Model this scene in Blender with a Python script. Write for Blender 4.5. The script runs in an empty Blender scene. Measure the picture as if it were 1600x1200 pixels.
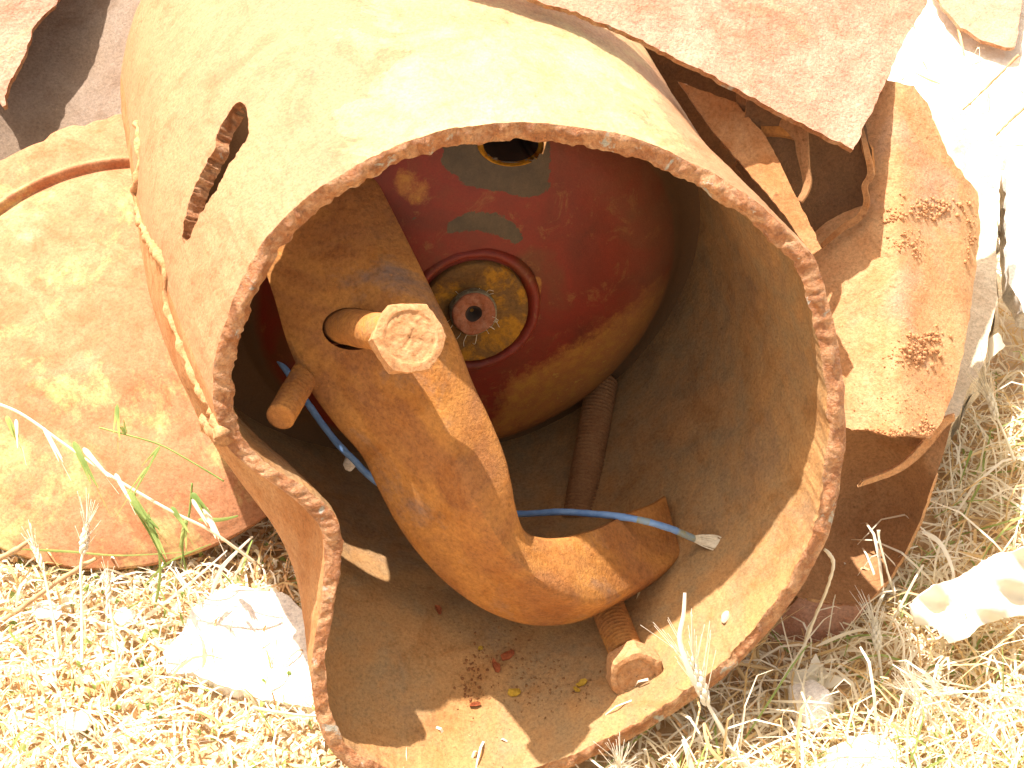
import bpy, bmesh, math, random
import numpy as np
from mathutils import Vector, Matrix
from mathutils.bvhtree import BVHTree
from mathutils.geometry import delaunay_2d_cdt
random.seed(7); rng = np.random.default_rng(7)
sc = bpy.context.scene
col = sc.collection

# ------------------------------------------------------------------ camera, light
PITCH = math.radians(45); CAMZ = 1.29; F = 3000.0; D0 = 1.44; ZU = 0.00048
CAM = np.array([0, 0, CAMZ])
RT = np.array([1.0, 0, 0]); DN = np.array([0, -math.sin(PITCH), -math.cos(PITCH)]); FW = np.array([0, math.cos(PITCH), -math.sin(PITCH)])
cd = bpy.data.cameras.new('camera'); cam = bpy.data.objects.new('camera', cd); col.objects.link(cam)
cam.location = CAM; cam.rotation_euler = (math.pi/2-PITCH, 0, 0)
cd.sensor_width = 36; cd.lens = F/1600*36; cd.clip_start = .01; cd.clip_end = 500
sc.camera = cam
SUNV = np.array([.305, .855, .41])                       # travel direction, in (right, down, forward)
sv = RT*SUNV[0]+DN*SUNV[1]+FW*SUNV[2]; sv /= np.linalg.norm(sv)
sd = bpy.data.lights.new('sun', 'SUN'); sd.energy = 4.6; sd.angle = math.radians(.55); sd.color = (1, .925, .88)
so = bpy.data.objects.new('sun', sd); col.objects.link(so)
so.rotation_euler = Vector(sv).to_track_quat('-Z', 'Y').to_euler(); so.location = (0, 2, 4)
w = bpy.data.worlds.new('World'); sc.world = w; w.use_nodes = True
nt = w.node_tree; bg = nt.nodes['Background']
sky = nt.nodes.new('ShaderNodeTexSky'); sky.sky_type = 'NISHITA'; sky.sun_disc = False
sky.sun_elevation = math.asin(-sv[2]); sky.sun_rotation = math.atan2(-sv[0], -sv[1])
sky.dust_density = 3.0; sky.air_density = .9
wb = nt.nodes.new('ShaderNodeMix'); wb.data_type = 'RGBA'; wb.blend_type = 'MULTIPLY'; wb.inputs[0].default_value = 1   # warm white balance of the photo
wb.inputs[7].default_value = (1.12, .95, .76, 1); hs = nt.nodes.new('ShaderNodeHueSaturation'); hs.inputs['Saturation'].default_value = .55
nt.links.new(sky.outputs[0], hs.inputs['Color']); nt.links.new(hs.outputs[0], wb.inputs[6]); nt.links.new(wb.outputs[2], bg.inputs[0]); bg.inputs[1].default_value = .15
sc.view_settings.view_transform = 'Standard'; sc.view_settings.look = 'None'
sc.view_settings.exposure = 1.42; sc.view_settings.gamma = 1; sc.view_settings.use_curve_mapping = False
sc.render.engine = 'CYCLES'
sc.cycles.max_bounces = 8; sc.cycles.diffuse_bounces = 6

# ------------------------------------------------------------------ helpers
def W(px, py, z=0.0):
    """point seen at photo pixel (px,py), z steps of 0.48 mm behind the mouth centre plane"""
    d = D0+z*ZU
    return CAM+RT*((px-800)/F*d)+DN*((py-600)/F*d)+FW*d
def MP(z): return (D0+z*ZU)/F                             # metres per pixel at that depth
def G(px, py, h=0.0):
    r = RT*((px-800)/F)+DN*((py-600)/F)+FW
    return CAM+r*((h-CAMZ)/r[2])
def proj(P):
    q = P-CAM; d = q@FW
    return 800+F*(q@RT)/d, 600+F*(q@DN)/d
def unit(v): v = np.asarray(v, float); return v/np.linalg.norm(v)

def _h(ix, iy, iz, s):
    n = (ix*374761393+iy*668265263+iz*2147483647+s*1274126177) & 0xffffffff
    n = ((n ^ (n >> 13))*1274126177) & 0xffffffff
    return ((n ^ (n >> 16)) & 0xffff)/65535.0*2-1
def vnoise(P, scale, seed=0):
    P = np.atleast_2d(P)*scale+1000.37
    i = np.floor(P).astype(np.int64); f = P-i; f = f*f*(3-2*f); o = 0
    for dx in (0, 1):
        for dy in (0, 1):
            for dz in (0, 1):
                wgt = (f[:, 0] if dx else 1-f[:, 0])*(f[:, 1] if dy else 1-f[:, 1])*(f[:, 2] if dz else 1-f[:, 2])
                o = o+wgt*_h(i[:, 0]+dx, i[:, 1]+dy, i[:, 2]+dz, seed)
    return o
def fbm(P, scale, octv=4, seed=0):
    o = 0; a = 1
    for k in range(octv): o = o+a*vnoise(P, scale*2**k, seed+k); a *= .5
    return o
def catmull(pts, n, closed=False):
    p = np.array(pts, float); m = len(p); out = []
    seg = m if closed else m-1
    for i in range(seg):
        if closed: a, b, c, d = p[(i-1) % m], p[i], p[(i+1) % m], p[(i+2) % m]
        else: a, b, c, d = p[max(i-1, 0)], p[i], p[i+1], p[min(i+2, m-1)]
        for k in range(n):
            t = k/n
            out.append(.5*((2*b)+(-a+c)*t+(2*a-5*b+4*c-d)*t*t+(-a+3*b-3*c+d)*t**3))
    if not closed: out.append(p[-1])
    return np.array(out)
def resample(p, n, closed=True):
    q = np.vstack([p, p[:1]]) if closed else p
    L = np.r_[0, np.cumsum(np.linalg.norm(np.diff(q, axis=0), axis=1))]
    t = np.linspace(0, L[-1], n, endpoint=not closed)
    return np.stack([np.interp(t, L, q[:, k]) for k in range(q.shape[1])], 1)
def inpoly(x, y, poly):
    x = np.asarray(x); y = np.asarray(y); r = np.zeros(x.shape, bool); n = len(poly)
    for i in range(n):
        x1, y1 = poly[i]; x2, y2 = poly[(i+1) % n]
        if y1 == y2: continue
        c = ((y1 > y) != (y2 > y)) & (x < (x2-x1)*(y-y1)/(y2-y1)+x1)
        r ^= c
    return r
def link(o, parent=None):
    col.objects.link(o)
    if parent is not None:
        o.parent = parent; o.matrix_parent_inverse = Matrix.Translation(-Vector(parent.location))
    return o
def mesh(name, V, Fc, mats, parent=None, mi=None, smooth=True):
    me = bpy.data.meshes.new(name)
    V = np.asarray(V, float); me.from_pydata(V.tolist(), [], [tuple(f) for f in Fc]); 
    for m in (mats if isinstance(mats, (list, tuple)) else [mats]): me.materials.append(m)
    if mi is not None: me.polygons.foreach_set('material_index', np.asarray(mi, dtype=np.int32))
    if smooth: me.polygons.foreach_set('use_smooth', np.ones(len(me.polygons), bool))
    me.update()
    return link(bpy.data.objects.new(name, me), parent)
def tag(o, label, cat, group=None, kind=None):
    if label: o['label'] = label
    if cat: o['category'] = cat
    if group: o['group'] = group
    if kind: o['kind'] = kind
    return o
def thing(name, loc, label, cat, group=None):
    o = bpy.data.objects.new(name, None); o.location = tuple(loc); o.empty_display_size = .02; col.objects.link(o)
    return tag(o, label, cat, group)

# ------------------------------------------------------------------ materials
def newmat(name):
    m = bpy.data.materials.new(name); m.use_nodes = True
    return m, m.node_tree, m.node_tree.nodes['Principled BSDF']
def N(nt, t, **k):
    n = nt.nodes.new(t)
    for a, b in k.items():
        if a.startswith('i_'): n.inputs[int(a[2:])].default_value = b
        else: setattr(n, a, b)
    return n
def noise(nt, vec, scale, detail=6, rough=.6, dist=0):
    n = nt.nodes.new('ShaderNodeTexNoise'); n.inputs['Scale'].default_value = scale; n.inputs['Detail'].default_value = detail
    n.inputs['Roughness'].default_value = rough; n.inputs['Distortion'].default_value = dist
    nt.links.new(vec, n.inputs['Vector']); return n.outputs['Fac']
def ramp(nt, fac, stops):
    r = nt.nodes.new('ShaderNodeValToRGB'); nt.links.new(fac, r.inputs[0]); e = r.color_ramp.elements
    while len(e) < len(stops): e.new(.5)
    for i, (p, c) in enumerate(stops):
        e[i].position = p; e[i].color = (c if len(c) == 4 else (*c, 1)) if isinstance(c, tuple) else (c, c, c, 1)
    return r.outputs[0]
def mix(nt, fac, a, b, mode='MIX'):
    m = nt.nodes.new('ShaderNodeMix'); m.data_type = 'RGBA'; m.blend_type = mode
    for s, v in ((m.inputs[0], fac), (m.inputs[6], a), (m.inputs[7], b)):
        if isinstance(v, bpy.types.NodeSocket): nt.links.new(v, s)
        elif isinstance(v, (int, float)): s.default_value = v
        else: s.default_value = (*v, 1)
    return m.outputs[2]
def bump(nt, bs, pairs, dist=.001):
    prev = None
    for fac, st, ds in pairs:
        b = nt.nodes.new('ShaderNodeBump'); b.inputs['Strength'].default_value = st; b.inputs['Distance'].default_value = ds
        nt.links.new(fac, b.inputs['Height'])
        if prev: nt.links.new(prev, b.inputs['Normal'])
        prev = b.outputs[0]
    nt.links.new(prev, bs.inputs['Normal'])
def rust(name, cols, patch=None, patch_cut=(.5, .6), patch_scale=12, large=9, mid=45, grain=900, speck=(.12, .05, .02), speck_amt=.5,
         speck_scale=160, rough=.85, bst=.5, gb=.0014, mb=.0012, stretch=None, pits=0, spec=.25, flank=None, sat=1.10):
    m, nt, bs = newmat(name)
    tc = nt.nodes.new('ShaderNodeTexCoord').outputs['Object']; vec = tc
    if stretch:
        mp = nt.nodes.new('ShaderNodeMapping'); mp.inputs['Scale'].default_value = stretch; nt.links.new(tc, mp.inputs[0]); vec = mp.outputs[0]
    a = noise(nt, vec, large, 8, .62, .6); k = len(cols)
    base = ramp(nt, a, [(.3+.4*i/(k-1), c) for i, c in enumerate(cols)])
    b = noise(nt, vec, mid, 7, .68, .3)
    base = mix(nt, ramp(nt, b, [(.42, 0.0), (.68, .75)]), base, cols[0])
    if patch:
        p = noise(nt, vec, patch_scale, 9, .7, .4)
        base = mix(nt, ramp(nt, p, [(patch_cut[0], 0.0), (patch_cut[1], 1.0)]), base, patch)
    if flank:
        sx = nt.nodes.new('ShaderNodeSeparateXYZ'); nt.links.new(tc, sx.inputs[0])
        m1_ = N(nt, 'ShaderNodeMapRange'); nt.links.new(sx.outputs[0], m1_.inputs[0]); m1_.inputs[1].default_value = -.06; m1_.inputs[2].default_value = -.26
        m2_ = N(nt, 'ShaderNodeMapRange'); nt.links.new(sx.outputs[0], m2_.inputs[0]); m2_.inputs[1].default_value = .08; m2_.inputs[2].default_value = .20
        ad_ = N(nt, 'ShaderNodeMath', operation='ADD'); nt.links.new(m1_.outputs[0], ad_.inputs[0]); nt.links.new(m2_.outputs[0], ad_.inputs[1])
        n2_ = noise(nt, vec, 16, 8, .7, .8)
        ml_ = N(nt, 'ShaderNodeMath', operation='MULTIPLY_ADD'); nt.links.new(n2_, ml_.inputs[0]); ml_.inputs[1].default_value = 1.5; nt.links.new(ad_.outputs[0], ml_.inputs[2])
        base = mix(nt, ramp(nt, ml_.outputs[0], [(.75, 0.0), (1.0, .35), (1.5, .85)]), base, flank)
    s = noise(nt, tc, speck_scale, 4, .6)
    base = mix(nt, ramp(nt, s, [(.62, 0.0), (.72, speck_amt)]), base, speck)
    g = noise(nt, tc, grain*.42, 6, .78)
    base = mix(nt, .55, base, ramp(nt, g, [(.34, .30), (.5, .80), (.66, 1.15)]), 'MULTIPLY')
    mo = noise(nt, vec, mid*.42, 9, .72, 1.0)
    base = mix(nt, .62, base, ramp(nt, mo, [(.36, (.74, .62, .52)), (.5, (1.0, .98, .95)), (.64, (1.08, 1.06, 1.0))]), 'MULTIPLY')
    hsv = nt.nodes.new('ShaderNodeHueSaturation'); hsv.inputs['Saturation'].default_value = sat; hsv.inputs['Value'].default_value = 1.05
    nt.links.new(base, hsv.inputs['Color']); base = hsv.outputs[0]
    nt.links.new(base, bs.inputs['Base Color'])
    bs.inputs['Roughness'].default_value = rough; bs.inputs['Specular IOR Level'].default_value = spec
    prs = [(b, bst, mb*2), (s, bst, mb), (g, bst, gb)]
    if pits:
        v = nt.nodes.new('ShaderNodeTexVoronoi'); v.inputs['Scale'].default_value = pits; nt.links.new(tc, v.inputs['Vector'])
        prs.append((ramp(nt, v.outputs['Distance'], [(0, 0.0), (.4, 1.0)]), .8, .0012))
    bump(nt, bs, prs)
    return m
M = {}
M['outer'] = rust('rusty_ochre_paint', [(.43, .26, .15), (.46, .34, .18), (.47, .39, .21), (.49, .43, .26)], patch=(.40, .22, .13), patch_cut=(.48, .66), patch_scale=8,
                  speck=(.25, .11, .07), speck_amt=.45, speck_scale=170, flank=(.36, .20, .115), bst=.6, pits=0, rough=.6, spec=.35)
M['inner'] = rust('dusty_brown_rust', [(.42, .235, .11), (.37, .225, .11), (.31, .215, .12), (.42, .25, .125)], patch=(.25, .165, .10), patch_cut=(.55, .72), speck=(.50, .33, .16), speck_amt=.4, speck_scale=420, bst=.45)
M['edge'] = rust('torch_cut_edge', [(.44, .20, .09), (.58, .36, .21), (.34, .15, .07), (.52, .28, .15)], patch=(.46, .45, .38), patch_cut=(.60, .65), patch_scale=38, large=60, mid=150, bst=.9, mb=.002, rough=.5, spec=.5)
M['side'] = rust('speckled_tan_rust', [(.36, .165, .075), (.44, .26, .14), (.38, .185, .085)], speck=(.20, .09, .05), speck_amt=.75, speck_scale=150, bst=.5)
M['bar'] = rust('orange_brown_rust', [(.37, .17, .07), (.30, .145, .07), (.47, .235, .09), (.29, .155, .08)], patch=(.20, .14, .11), patch_cut=(.55, .7), patch_scale=9, speck=(.55, .27, .10), speck_amt=.5, speck_scale=380, grain=700, bst=.7, gb=.0012, pits=0)
M['bolt'] = rust('bolt_rust', [(.44, .235, .12), (.52, .32, .18), (.38, .19, .09)], speck=(.5, .3, .2), bst=.6, large=40, mid=120)
M['flap'] = rust('pink_scaled_rust', [(.48, .24, .17), (.54, .34, .25), (.48, .27, .19), (.54, .38, .27)], patch=(.50, .38, .23), patch_cut=(.58, .74), patch_scale=10, speck=(.50, .36, .31), speck_amt=.6, speck_scale=260, bst=.8, mb=.002, pits=0)
M['plate'] = rust('orange_tan_rust', [(.54, .29, .15), (.58, .38, .22), (.54, .31, .17), (.54, .37, .25)], patch=(.46, .30, .21), patch_cut=(.55, .75), patch_scale=9, speck=(.25, .10, .04), bst=.6)
M['disc'] = rust('rust_with_yellow_paint', [(.37, .165, .09), (.42, .24, .14), (.38, .19, .11), (.46, .30, .19)], patch=(.53, .42, .20), patch_cut=(.53, .63), patch_scale=6, speck=(.35, .18, .10), speck_amt=.5, bst=.35)
M['grey'] = rust('grey_brown_sheet', sat=.95, cols=[(.20, .14, .09), (.24, .18, .13), (.22, .15, .10)], speck=(.36, .24, .15), speck_amt=.5, speck_scale=380, bst=.5)
M['dark'] = rust('dark_brown_rust', [(.30, .165, .085), (.34, .19, .10), (.27, .15, .08)], bst=.5)
M['shade_brown'] = rust('shade_darkened_rust', [(.13, .075, .04), (.16, .09, .05), (.11, .065, .04)], bst=.5); M['dirt'] = rust('red_dirt', [(.48, .25, .13), (.54, .30, .17)], speck=(.35, .16, .08), bst=.6)  # first one: brown rust darkened to paint in the shade under the plate
M['stone'] = rust('white_limestone', sat=1.0, cols=[(.80, .76, .68), (.86, .83, .76), (.78, .72, .62)], patch=(.70, .60, .42), patch_cut=(.6, .75), speck=(.6, .5, .35), speck_amt=.3, large=18, bst=.5)
M['block'] = rust('beige_stone', sat=.95, cols=[(.58, .47, .32), (.66, .56, .40), (.60, .50, .34)], patch=(.48, .35, .2), patch_cut=(.6, .75), speck=(.42, .3, .18), speck_amt=.4, large=18, bst=.6)
def plain(name, c1, c2, sc_=60, rough=.6, tr=0.0):
    m, nt, bs = newmat(name); tc = nt.nodes.new('ShaderNodeTexCoord').outputs['Object']
    a = noise(nt, tc, sc_, 4, .6); nt.links.new(ramp(nt, a, [(.35, c1), (.65, c2)]), bs.inputs['Base Color'])
    bs.inputs['Roughness'].default_value = rough; bs.inputs['Specular IOR Level'].default_value = .3
    bump(nt, bs, [(noise(nt, tc, sc_*12, 3), .3, .0004)])
    if tr:
        tl = nt.nodes.new('ShaderNodeBsdfTranslucent'); tl.inputs[0].default_value = tuple(.5*(p+q) for p, q in zip(c1, c2))+(1,); mx = nt.nodes.new('ShaderNodeMixShader'); mx.inputs[0].default_value = tr
        nt.links.new(bs.outputs[0], mx.inputs[1]); nt.links.new(tl.outputs[0], mx.inputs[2]); nt.links.new(mx.outputs[0], nt.nodes['Material Output'].inputs[0])
    return m
M['straw'] = plain('pale_straw', (.82, .73, .52), (.89, .84, .68), 25, tr=.35)
M['gold'] = plain('golden_straw', (.64, .45, .20), (.76, .58, .31), 25, tr=.35)
M['chip'] = plain('brown_litter', (.56, .33, .15), (.68, .46, .24), 40)
M['green'] = plain('green_leaf', (.20, .30, .07), (.42, .50, .16), 30, tr=.4)
M['pale'] = plain('bleached_leaf', (.84, .77, .60), (.88, .84, .72), 30, tr=.35)
M['twig'] = plain('dry_twig', (.38, .22, .10), (.52, .34, .18), 80)
M['blue'] = plain('blue_insulation', (.12, .24, .48), (.20, .34, .58), 90, .5)
M['bluedirt'] = plain('dusty_insulation', (.28, .26, .10), (.20, .30, .40), 120, .6)
M['strand'] = plain('aluminium_strands', (.45, .38, .26), (.66, .60, .46), 200, .4)
M['hole_shade'] = plain('hole_dark', (.03, .022, .015), (.05, .03, .02), 60, .9)  # near-black colour paints the shade inside holes

def paint_mat():
    m, nt, bs = newmat('red_paint'); tc = nt.nodes.new('ShaderNodeTexCoord').outputs['Object']
    red = ramp(nt, noise(nt, tc, 14, 7, .6, .4), [(.3, (.13, .022, .009)), (.5, (.20, .022, .009)), (.7, (.14, .042, .013))])
    at = nt.nodes.new('ShaderNodeAttribute'); at.attribute_name = 'wear'
    sep = nt.nodes.new('ShaderNodeSeparateColor'); nt.links.new(at.outputs['Color'], sep.inputs[0])
    edge = noise(nt, tc, 95, 8, .82, .5)
    def thr(ch, amp, lo, hi):
        mu = N(nt, 'ShaderNodeMath', operation='MULTIPLY_ADD'); nt.links.new(edge, mu.inputs[0]); mu.inputs[1].default_value = amp; nt.links.new(sep.outputs[ch], mu.inputs[2])
        return ramp(nt, mu.outputs[0], [(lo, 0.0), (hi, 1.0)])
    bare = ramp(nt, noise(nt, tc, 60, 6, .7), [(.35, (.06, .042, .022)), (.65, (.10, .066, .034))])
    yel = ramp(nt, noise(nt, tc, 90, 6, .7), [(.35, (.42, .19, .03)), (.6, (.34, .12, .03)), (.7, (.5, .3, .05))])
    sp = ramp(nt, noise(nt, tc, 38, 9, .8, .6), [(.55, 0.0), (.61, .75)])
    base = mix(nt, sp, red, (.24, .085, .025))
    base = mix(nt, thr(1, .9, .68, .95), base, yel)
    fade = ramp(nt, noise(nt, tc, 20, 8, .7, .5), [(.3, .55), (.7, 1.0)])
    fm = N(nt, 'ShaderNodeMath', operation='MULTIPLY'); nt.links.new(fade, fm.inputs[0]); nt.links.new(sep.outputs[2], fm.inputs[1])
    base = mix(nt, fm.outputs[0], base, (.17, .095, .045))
    base = mix(nt, thr(0, .6, .545, .57), base, bare)
    base = mix(nt, .45, base, ramp(nt, noise(nt, tc, 800, 3), [(.3, .45), (.7, 1.0)]), 'MULTIPLY')
    nt.links.new(base, bs.inputs['Base Color']); bs.inputs['Roughness'].default_value = .55; bs.inputs['Specular IOR Level'].default_value = .3
    bump(nt, bs, [(thr(0, .6, .545, .57), -.6, .0008), (noise(nt, tc, 300, 5, .7), .5, .0005), (noise(nt, tc, 60, 5), .3, .001)])
    return m
M['paint'] = paint_mat()

# ------------------------------------------------------------------ ground
def ground_mat():
    m, nt, bs = newmat('dry_soil'); tc = nt.nodes.new('ShaderNodeTexCoord').outputs['Object']
    a = noise(nt, tc, 6, 8, .65, .3); b = noise(nt, tc, 90, 6, .7)
    base = ramp(nt, a, [(.35, (.50, .33, .17)), (.5, (.62, .46, .28)), (.65, (.70, .58, .40))])
    base = mix(nt, ramp(nt, b, [(.35, 0.0), (.6, .8)]), base, (.40, .24, .11))
    # open pale sand behind and to the right
    sx = nt.nodes.new('ShaderNodeSeparateXYZ'); nt.links.new(tc, sx.inputs[0])
    ad = N(nt, 'ShaderNodeMath', operation='ADD'); nt.links.new(sx.outputs[0], ad.inputs[0]); nt.links.new(sx.outputs[1], ad.inputs[1])
    ad2 = N(nt, 'ShaderNodeMath', operation='MULTIPLY_ADD'); nt.links.new(a, ad2.inputs[0]); ad2.inputs[1].default_value = .5; nt.links.new(ad.outputs[0], ad2.inputs[2])
    mr = N(nt, 'ShaderNodeMapRange'); nt.links.new(ad2.outputs[0], mr.inputs[0]); mr.inputs[1].default_value = 1.95; mr.inputs[2].default_value = 2.2
    base = mix(nt, mr.outputs[0], base, ramp(nt, b, [(.3, (.72, .60, .42)), (.6, (.86, .80, .68))]))
    nt.links.new(base, bs.inputs['Base Color']); bs.inputs['Roughness'].default_value = .95; bs.inputs['Specular IOR Level'].default_value = .1
    bump(nt, bs, [(b, .8, .004), (noise(nt, tc, 500, 4), .7, .0015)])
    return m
fx = np.r_[-60, -20, -8, -3, -1.6, np.linspace(-1.1, 1.1, 221), 1.6, 3, 8, 20, 60]
fy = np.r_[-60, -20, -8, -3, -1, 0, np.linspace(.45, 2.6, 216), 3.2, 5, 10, 25, 60]
XX, YY = np.meshgrid(fx, fy, indexing='ij')
def gh(x, y):
    P = np.stack([np.ravel(x), np.ravel(y), np.zeros(np.size(x))], 1)
    h = .006*fbm(P, 7, 3, 3)+.003*vnoise(P, 40, 9)
    X, Y = P[:, 0], P[:, 1]
    pit = np.exp(-(((X+.06)/.26)**4+((Y-1.42)/.30)**4))
    return h-.012-.035*pit
ZZ = gh(XX, YY).reshape(XX.shape)
nx, ny = XX.shape; idx = np.arange(nx*ny).reshape(nx, ny)
fc = np.stack([idx[:-1, :-1], idx[1:, :-1], idx[1:, 1:], idx[:-1, 1:]], -1).reshape(-1, 4)
g = mesh('ground', np.stack([XX.ravel(), YY.ravel(), ZZ.ravel()], 1), fc, ground_mat()); g['kind'] = 'structure'

# ------------------------------------------------------------------ the tank
C0 = W(835, 690, 0); RAD = 470*MP(0); TH = 31*MP(0)
AX = unit(RT*-.259+DN*-.617+FW*.743)
UU = unit(-(np.cross(AX, RT))) ; UU = unit(DN-AX*(DN@AX)); NN = np.cross(AX, UU); 
if NN@RT < 0: NN = -NN
def L3(s, r, th): return C0+AX*s+NN*(r*math.cos(th))+UU*(r*math.sin(th))
rim_px = [(345,655),(342,600),(352,550),(370,500),(400,430),(440,370),(490,322),(540,285),(600,250),(660,222),(720,204),(780,194),(850,194),(920,202),(990,217),(1060,245),(1130,285),(1190,325),(1240,370),(1274,405),(1290,450),(1308,530),(1320,610),(1323,680),(1316,750),(1303,810),(1285,860),(1250,920),(1200,985),(1140,1050),(1100,1083),(1050,1118),(1000,1148),(940,1178),(880,1205),(800,1228),(700,1240),(630,1232),(575,1212),(525,1180),(500,1130),(491,1080),(489,1020),(500,950),(507,890),(503,835),(478,797),(435,762),(388,728),(356,694)]
uvec = np.array([.388, .922])
rp = catmull(rim_px, 16, True); rp = resample(rp, 1100)
NT = len(rp)
arc = np.arange(NT)
jag = 2.2*vnoise(np.stack([arc*.09, arc*0, arc*0], 1), 1, 5)+1.3*vnoise(np.stack([arc*.33, arc*0, arc*0], 1), 1, 6)
ctr = np.array([835, 690.]); rd = rp-ctr; rdn = rd/np.linalg.norm(rd, axis=1)[:, None]
rp = rp+rdn*jag[:, None]
zr = .31*((rp-ctr)@uvec)
Q = np.array([W(x, y, z) for (x, y), z in zip(rp, zr)])
rel = Q-C0; s_r = rel@AX; cu = rel@NN; su = rel@UU; r_r = np.hypot(cu, su); th_r = np.arctan2(su, cu)
S_END = 1150*ZU
NV = 240
vv = np.linspace(0, 1, NV+1)**1.15
def sm(t): t = np.clip(t, 0, 1); return t*t*(3-2*t)
S = s_r[:, None]*(1-vv)+S_END*vv
blend = sm((S-s_r[:, None])/(.15))
R = r_r[:, None]*(1-blend)+RAD*blend
R = R*(1+.15*sm((S+.02)/(.30))*(1-.25*sm((S-.3)/.2))*np.clip(-np.cos(th_r-.1), 0, 1)[:, None]**1.5)
# rounded shoulder at the far end
sh = np.clip((S-(S_END-.03))/.03, 0, 1); R = R-.02*sh**2.5
ct = np.cos(th_r)[:, None, None]; st = np.sin(th_r)[:, None, None]
def surf(Rr): return C0+AX*S[..., None]+NN*(Rr[..., None]*ct)+UU*(Rr[..., None]*st)
P0 = surf(R).reshape(-1, 3)
dn = (.0016*fbm(P0, 9, 3, 11)+.0005*vnoise(P0, 60, 12)+.0003*vnoise(P0, 180, 13)).reshape(R.shape)
# swelling beside the split, and a crease of the beaten left flank
OUT = surf(R+dn).reshape(-1, 3); INN = surf(R+dn-TH*(1-.15*sm((S-s_r[:, None])/.03))
    -(.0022*vnoise(np.stack([arc*.16, arc*0, arc*0], 1), 1, 28)+.0015*vnoise(np.stack([arc*.5, arc*0, arc*0], 1), 1, 29))[:, None]*np.exp(-np.arange(NV+1)/2.5)[None, :]).reshape(-1, 3)
ox, oy = proj_x = (800+F*((OUT-CAM)@RT)/((OUT-CAM)@FW), 600+F*((OUT-CAM)@DN)/((OUT-CAM)@FW))
nv1 = NV+1
slit = [(370,160),(383,165),(388,184),(386,213),(363,250),(338,296),(311,338),(294,376),(284,370),(292,330),(308,284),(326,246),(338,230),(337,214),(352,186)]
ci = np.arange(NT)[:, None]; cj = np.arange(NV)[None, :]
a = (ci*nv1+cj); b = (((ci+1) % NT)*nv1+cj); c = b+1; d = a+1
outf = np.stack([a+0*cj, b+0*cj, c+0*cj, d+0*cj], -1)
near = (((OUT-C0)@UU) < .05).reshape(NT, nv1)[:, :-1]
cx = ox[outf].mean(-1); cy = oy[outf].mean(-1)
jx = 3.0*vnoise(np.stack([cx.ravel(), cy.ravel(), cx.ravel()*0], 1), .12, 4).reshape(cx.shape)
hole = inpoly(cx+jx, cy+jx*.5, slit) & near
keep = ~hole
NO = len(OUT)
faces = [outf[keep]]; mats = [np.zeros(keep.sum(), int)]
innf = outf[..., ::-1]+NO
faces.append(innf[keep]); mats.append(np.ones(keep.sum(), int))
# bridge the split
hs = set(zip(*np.nonzero(hole))); be = []
for (i, j) in hs:
    q = outf[i, j]
    for (di, dj, e) in ((0, -1, (0, 1)), (1, 0, (1, 2)), (0, 1, (2, 3)), (-1, 0, (3, 0))):
        if (((i+di) % NT), j+dj) not in hs: be.append((int(q[e[0]]), int(q[e[1]])))
bvs_ = sorted({u for e in be for u in e}); sp_ = np.array(slit, float); spn = catmull(sp_, 5, True)
for u in bvs_:
    p = np.array([ox[u], oy[u]]); best = None
    for k in range(len(spn)):
        a_, b_ = spn[k], spn[(k+1) % len(spn)]; ab = b_-a_; t = np.clip(((p-a_)@ab)/(ab@ab+1e-9), 0, 1); q = a_+ab*t; dd = np.hypot(*(q-p))
        if best is None or dd < best[0]: best = (dd, q)
    q = best[1]; q = q+1.8*vnoise(np.array([[q[0], q[1], 0]]), .10, 4)[0]+1.0*vnoise(np.array([[q[0], q[1], 0]]), .35, 5)[0]
    dpt = (OUT[u]-CAM)@FW; sh_ = RT*((q[0]-p[0])/F*dpt)+DN*((q[1]-p[1])/F*dpt); OUT[u] += sh_; INN[u] += sh_
bv_rows = []; KS = 4; slit_extra = []; nb_ = len(bvs_); bidx = {u: i for i, u in enumerate(bvs_)}
SL0 = 2*NO; ob, ib = OUT[bvs_], INN[bvs_]
for k in range(KS+1):
    t = k/KS; pt = ob*(1-t)+ib*t; pt = pt+np.stack([vnoise(pt, 110, 90+c) for c in range(3)], 1)*.0022*math.sin(math.pi*t)
    slit_extra.append(pt)
slit_extra = np.vstack(slit_extra); br = []
for (u, v) in be:
    for k in range(KS):
        a_, b_ = SL0+k*nb_+bidx[u], SL0+k*nb_+bidx[v]; br.append((a_, b_, b_+nb_, a_+nb_))
faces.append(np.array(br)); mats.append(np.full(len(br), 2))
# cut rim strip
KR = 10; verts = [OUT, INN, slit_extra]; base = 2*NO+len(slit_extra)
prev = np.arange(NT)*nv1
strip_idx = []
rad_in = OUT[prev]-INN[prev]; rad_in /= np.linalg.norm(rad_in, axis=1)[:, None]
for k in range(0, KR+1):
    t = k/KR
    pts = OUT[prev]*(1-t)+INN[prev]*t
    key = np.stack([arc*.14+.4*t, np.full(NT, t*1.6), arc*0], 1)
    ridg = vnoise(key, 1, 21)*.5+vnoise(np.stack([arc*.42+1.5*t, np.full(NT, t*1.2), arc*0], 1), 1, 22)*.45+.4*vnoise(np.stack([arc*.03, arc*0+t*3, arc*0], 1), 1, 25)
    blob = np.clip(vnoise(np.stack([arc*.055, arc*0+t*1.2, arc*0], 1), 1, 27)-.25, 0, 1)
    sn = max(0., math.sin(math.pi*t))**.5 if 0 < k < KR else 0.
    pts = pts-AX*(.0012*sn+(.0036*ridg+.007*blob)*sn)[:, None]

    verts.append(pts); strip_idx.append(base+np.arange(NT)); base += NT
nx_ = (np.arange(NT)+1) % NT
for k in range(KR):
    A, B = strip_idx[k], strip_idx[k+1]
    faces.append(np.stack([A, B, B[nx_], A[nx_]], 1)); mats.append(np.full(NT, 2))
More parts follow.
